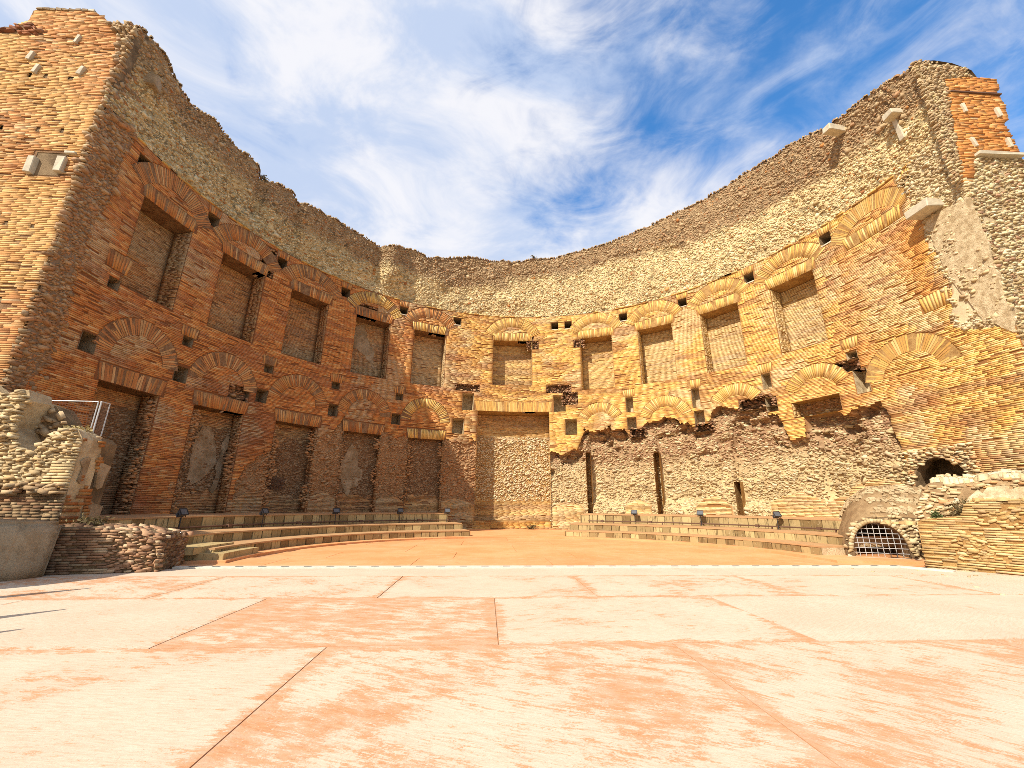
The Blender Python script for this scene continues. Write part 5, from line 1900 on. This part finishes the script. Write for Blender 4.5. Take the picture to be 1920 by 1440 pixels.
# ---------------------------------------------------------------- plants
def plant(name, label, cat, base, n_leaf, spread, height, size, mat, stems=9, seed=1, group=None):
    rnd = random.Random(seed)
    t = tag(empty(name, base), label, cat, group)
    bm = bmesh.new()
    tips = []
    for k in range(stems):
        a = rnd.uniform(0, 6.28); r = spread * math.sqrt(rnd.random())
        tip = Vector((r * math.cos(a), r * math.sin(a), height * rnd.uniform(.5, 1.0) * (1 - .4 * (r / spread) ** 2)))
        mid = tip * .5 + Vector((rnd.uniform(-.05, .05), rnd.uniform(-.05, .05), height * .08))
        o = Vector(base)
        add_tube(bm, o, o + mid, .008, 5, .006); add_tube(bm, o + mid, o + tip, .006, 5, .002)
        tips.append((mid, tip))
    bm_obj('stem', bm, M_TWIG, t)
    bm = bmesh.new()
    for k in range(n_leaf):
        m, tp = rnd.choice(tips)
        c = Vector(base) + m.lerp(tp, rnd.uniform(-.4, 1.05)) + Vector((rnd.gauss(0, .06), rnd.gauss(0, .06), rnd.gauss(0, .05))) * (spread / .4)
        d = Vector((rnd.gauss(0, 1), rnd.gauss(0, 1), rnd.gauss(.3, .8))).normalized()
        s = d.orthogonal().normalized()
        s = Matrix.Rotation(rnd.uniform(0, 6.28), 3, d) @ s
        L = size * rnd.uniform(.6, 1.3); w_ = L * .22
        v = [bm.verts.new(c), bm.verts.new(c + d * L * .5 + s * w_), bm.verts.new(c + d * L), bm.verts.new(c + d * L * .5 - s * w_)]
        bm.faces.new(v)
    bm_obj('foliage', bm, mat, t)
    return t


plant('bush', 'twiggy dark dry bush on the rubble bank below the arched cavity', 'bush', tuple(gface(1.75, .95, 1.25)), 1100, .42, .72, .07, M_DRYLEAF, 34, 3)
plant('bush', 'small green tuft at the end of the low rubble wall ledge', 'bush', tuple(gface(1.2, .3, 1.3)), 320, .16, .28, .06, M_LEAF, 14, 5)
def on_rim(t, d=.3):
    s = A(t)
    p = wall([s], [float(upper_depth(np.array([s]), ztop(np.array([s])))[0]) + d], [float(ztop(np.array([s]))[0])])[0]
    return tuple(p)
plant('weed', 'dark weed jutting from the shaded rim, highest of the wall weeds', 'weed', on_rim(-65.6, -.1), 150, .32, .25, .12, M_DRYLEAF, 10, 7)
plant('weed', 'tiny dark weed on the rim above the central doorway', 'weed', on_rim(6.3, -.1), 120, .22, .3, .11, M_DRYLEAF, 8, 8)
plant('weed', 'dry pale tuft at the foot of the central doorway', 'weed', (3.2, CY + 16.3, .07), 160, .35, .3, .12, M_DRYLEAF, 10, 9)

pgr = Pack()
gritF = lambda u, d, v: np.stack(np.broadcast_arrays(np.asarray(u, float), np.asarray(v, float), .004 - np.asarray(d, float)), -1)
gk = lambda u, v: ((u - 12.5) * .35 + (v - 10.5) * .2 + fbm(u * .9, v * .9, 180) * 1.6 > 1.15) | (RNG.random(len(u)) < .012)
stone_fill(pgr, gritF, 10.0, 14.5, 7.5, 12.1, .06, .06, gk, lambda u, v, n: pal(TAN + BRN, (2, 2, 3, 1, 2, 1, 1, 1, 1, 1), n), proud=.018, rot=1.5, drop=.6)
g_ = pgr.build('grit', None, kind='stuff')
tag(g_, 'loose stone chips and grit scattered on the stage by the walls', 'grit')
plant('weed', 'dry straw coloured tuft on top of the rubble stump under the mesh guard', 'weed', (-11.75, 12.6, 3.5), 240, .35, .2, .13, M_STRAW, 12, 12)
plant('weed', 'dark weeds growing from the top of the low brick wall', 'weed', tuple(low_face(.5, .5, 1.03)), 260, .45, .22, .10, M_DRYLEAF, 14, 14)

# ---------------------------------------------------------------- out of frame to the west: what throws the shadows onto the stage
ow = tag(empty('ruined_wall_stub', (-13.0, 7.2, 0)), 'broken brick wall stub that shades the plastered block, mostly out of view', 'ruined wall')
bm = bmesh.new()
pr = [(-14.8, -.2), (-14.8, 5.4), (-13.6, 5.2), (-12.9, 4.6), (-12.4, 4.7), (-11.7, 4.1), (-11.35, 3.0), (-11.3, -.2)]
prism('core', pr, 7.3, 8.3, M_CORE, ow, .05)
pko = Pack()
brick_fill(pko, plane_y(7.3), -14.8, -11.3, 0, 5.4, .074, .42, lambda u, z: pip(u, z, pr), lambda u, z, n: pal(RED, (4, 4, 3, 3, 1, 1), n), proud=.03)
pko.build('brickwork', ow)
for i, (tx, ty, h, lab) in enumerate(((-7.73, 9.51, 2.4, 'unseen tapered stone post added to cast a finger shadow, farthest from the viewer'), (-6.57, 7.7, 2.6, 'unseen tapered stone post added to cast a finger shadow, middle of the row'), (-6.09, 6.58, 2.7, 'unseen tapered stone post added to cast a finger shadow, nearest the viewer'))):
    k = h / math.tan(R2D(SUN_EL))
    px_, py_ = tx + math.sin(az) * k, ty + math.cos(az) * k
    bm = bmesh.new()
    add_tube(bm, (px_, py_, -.05), (px_, py_, h * .75), .17, 12, .12)
    add_tube(bm, (px_, py_, h * .75), (px_, py_, h), .12, 12, .03)
    o = bm_obj('shadow_post', bm, M_MARBLE)  # unseen post, added only for its finger shadow on the stage
    tag(o, lab, 'stone post', 'unseen posts added for their shadows')
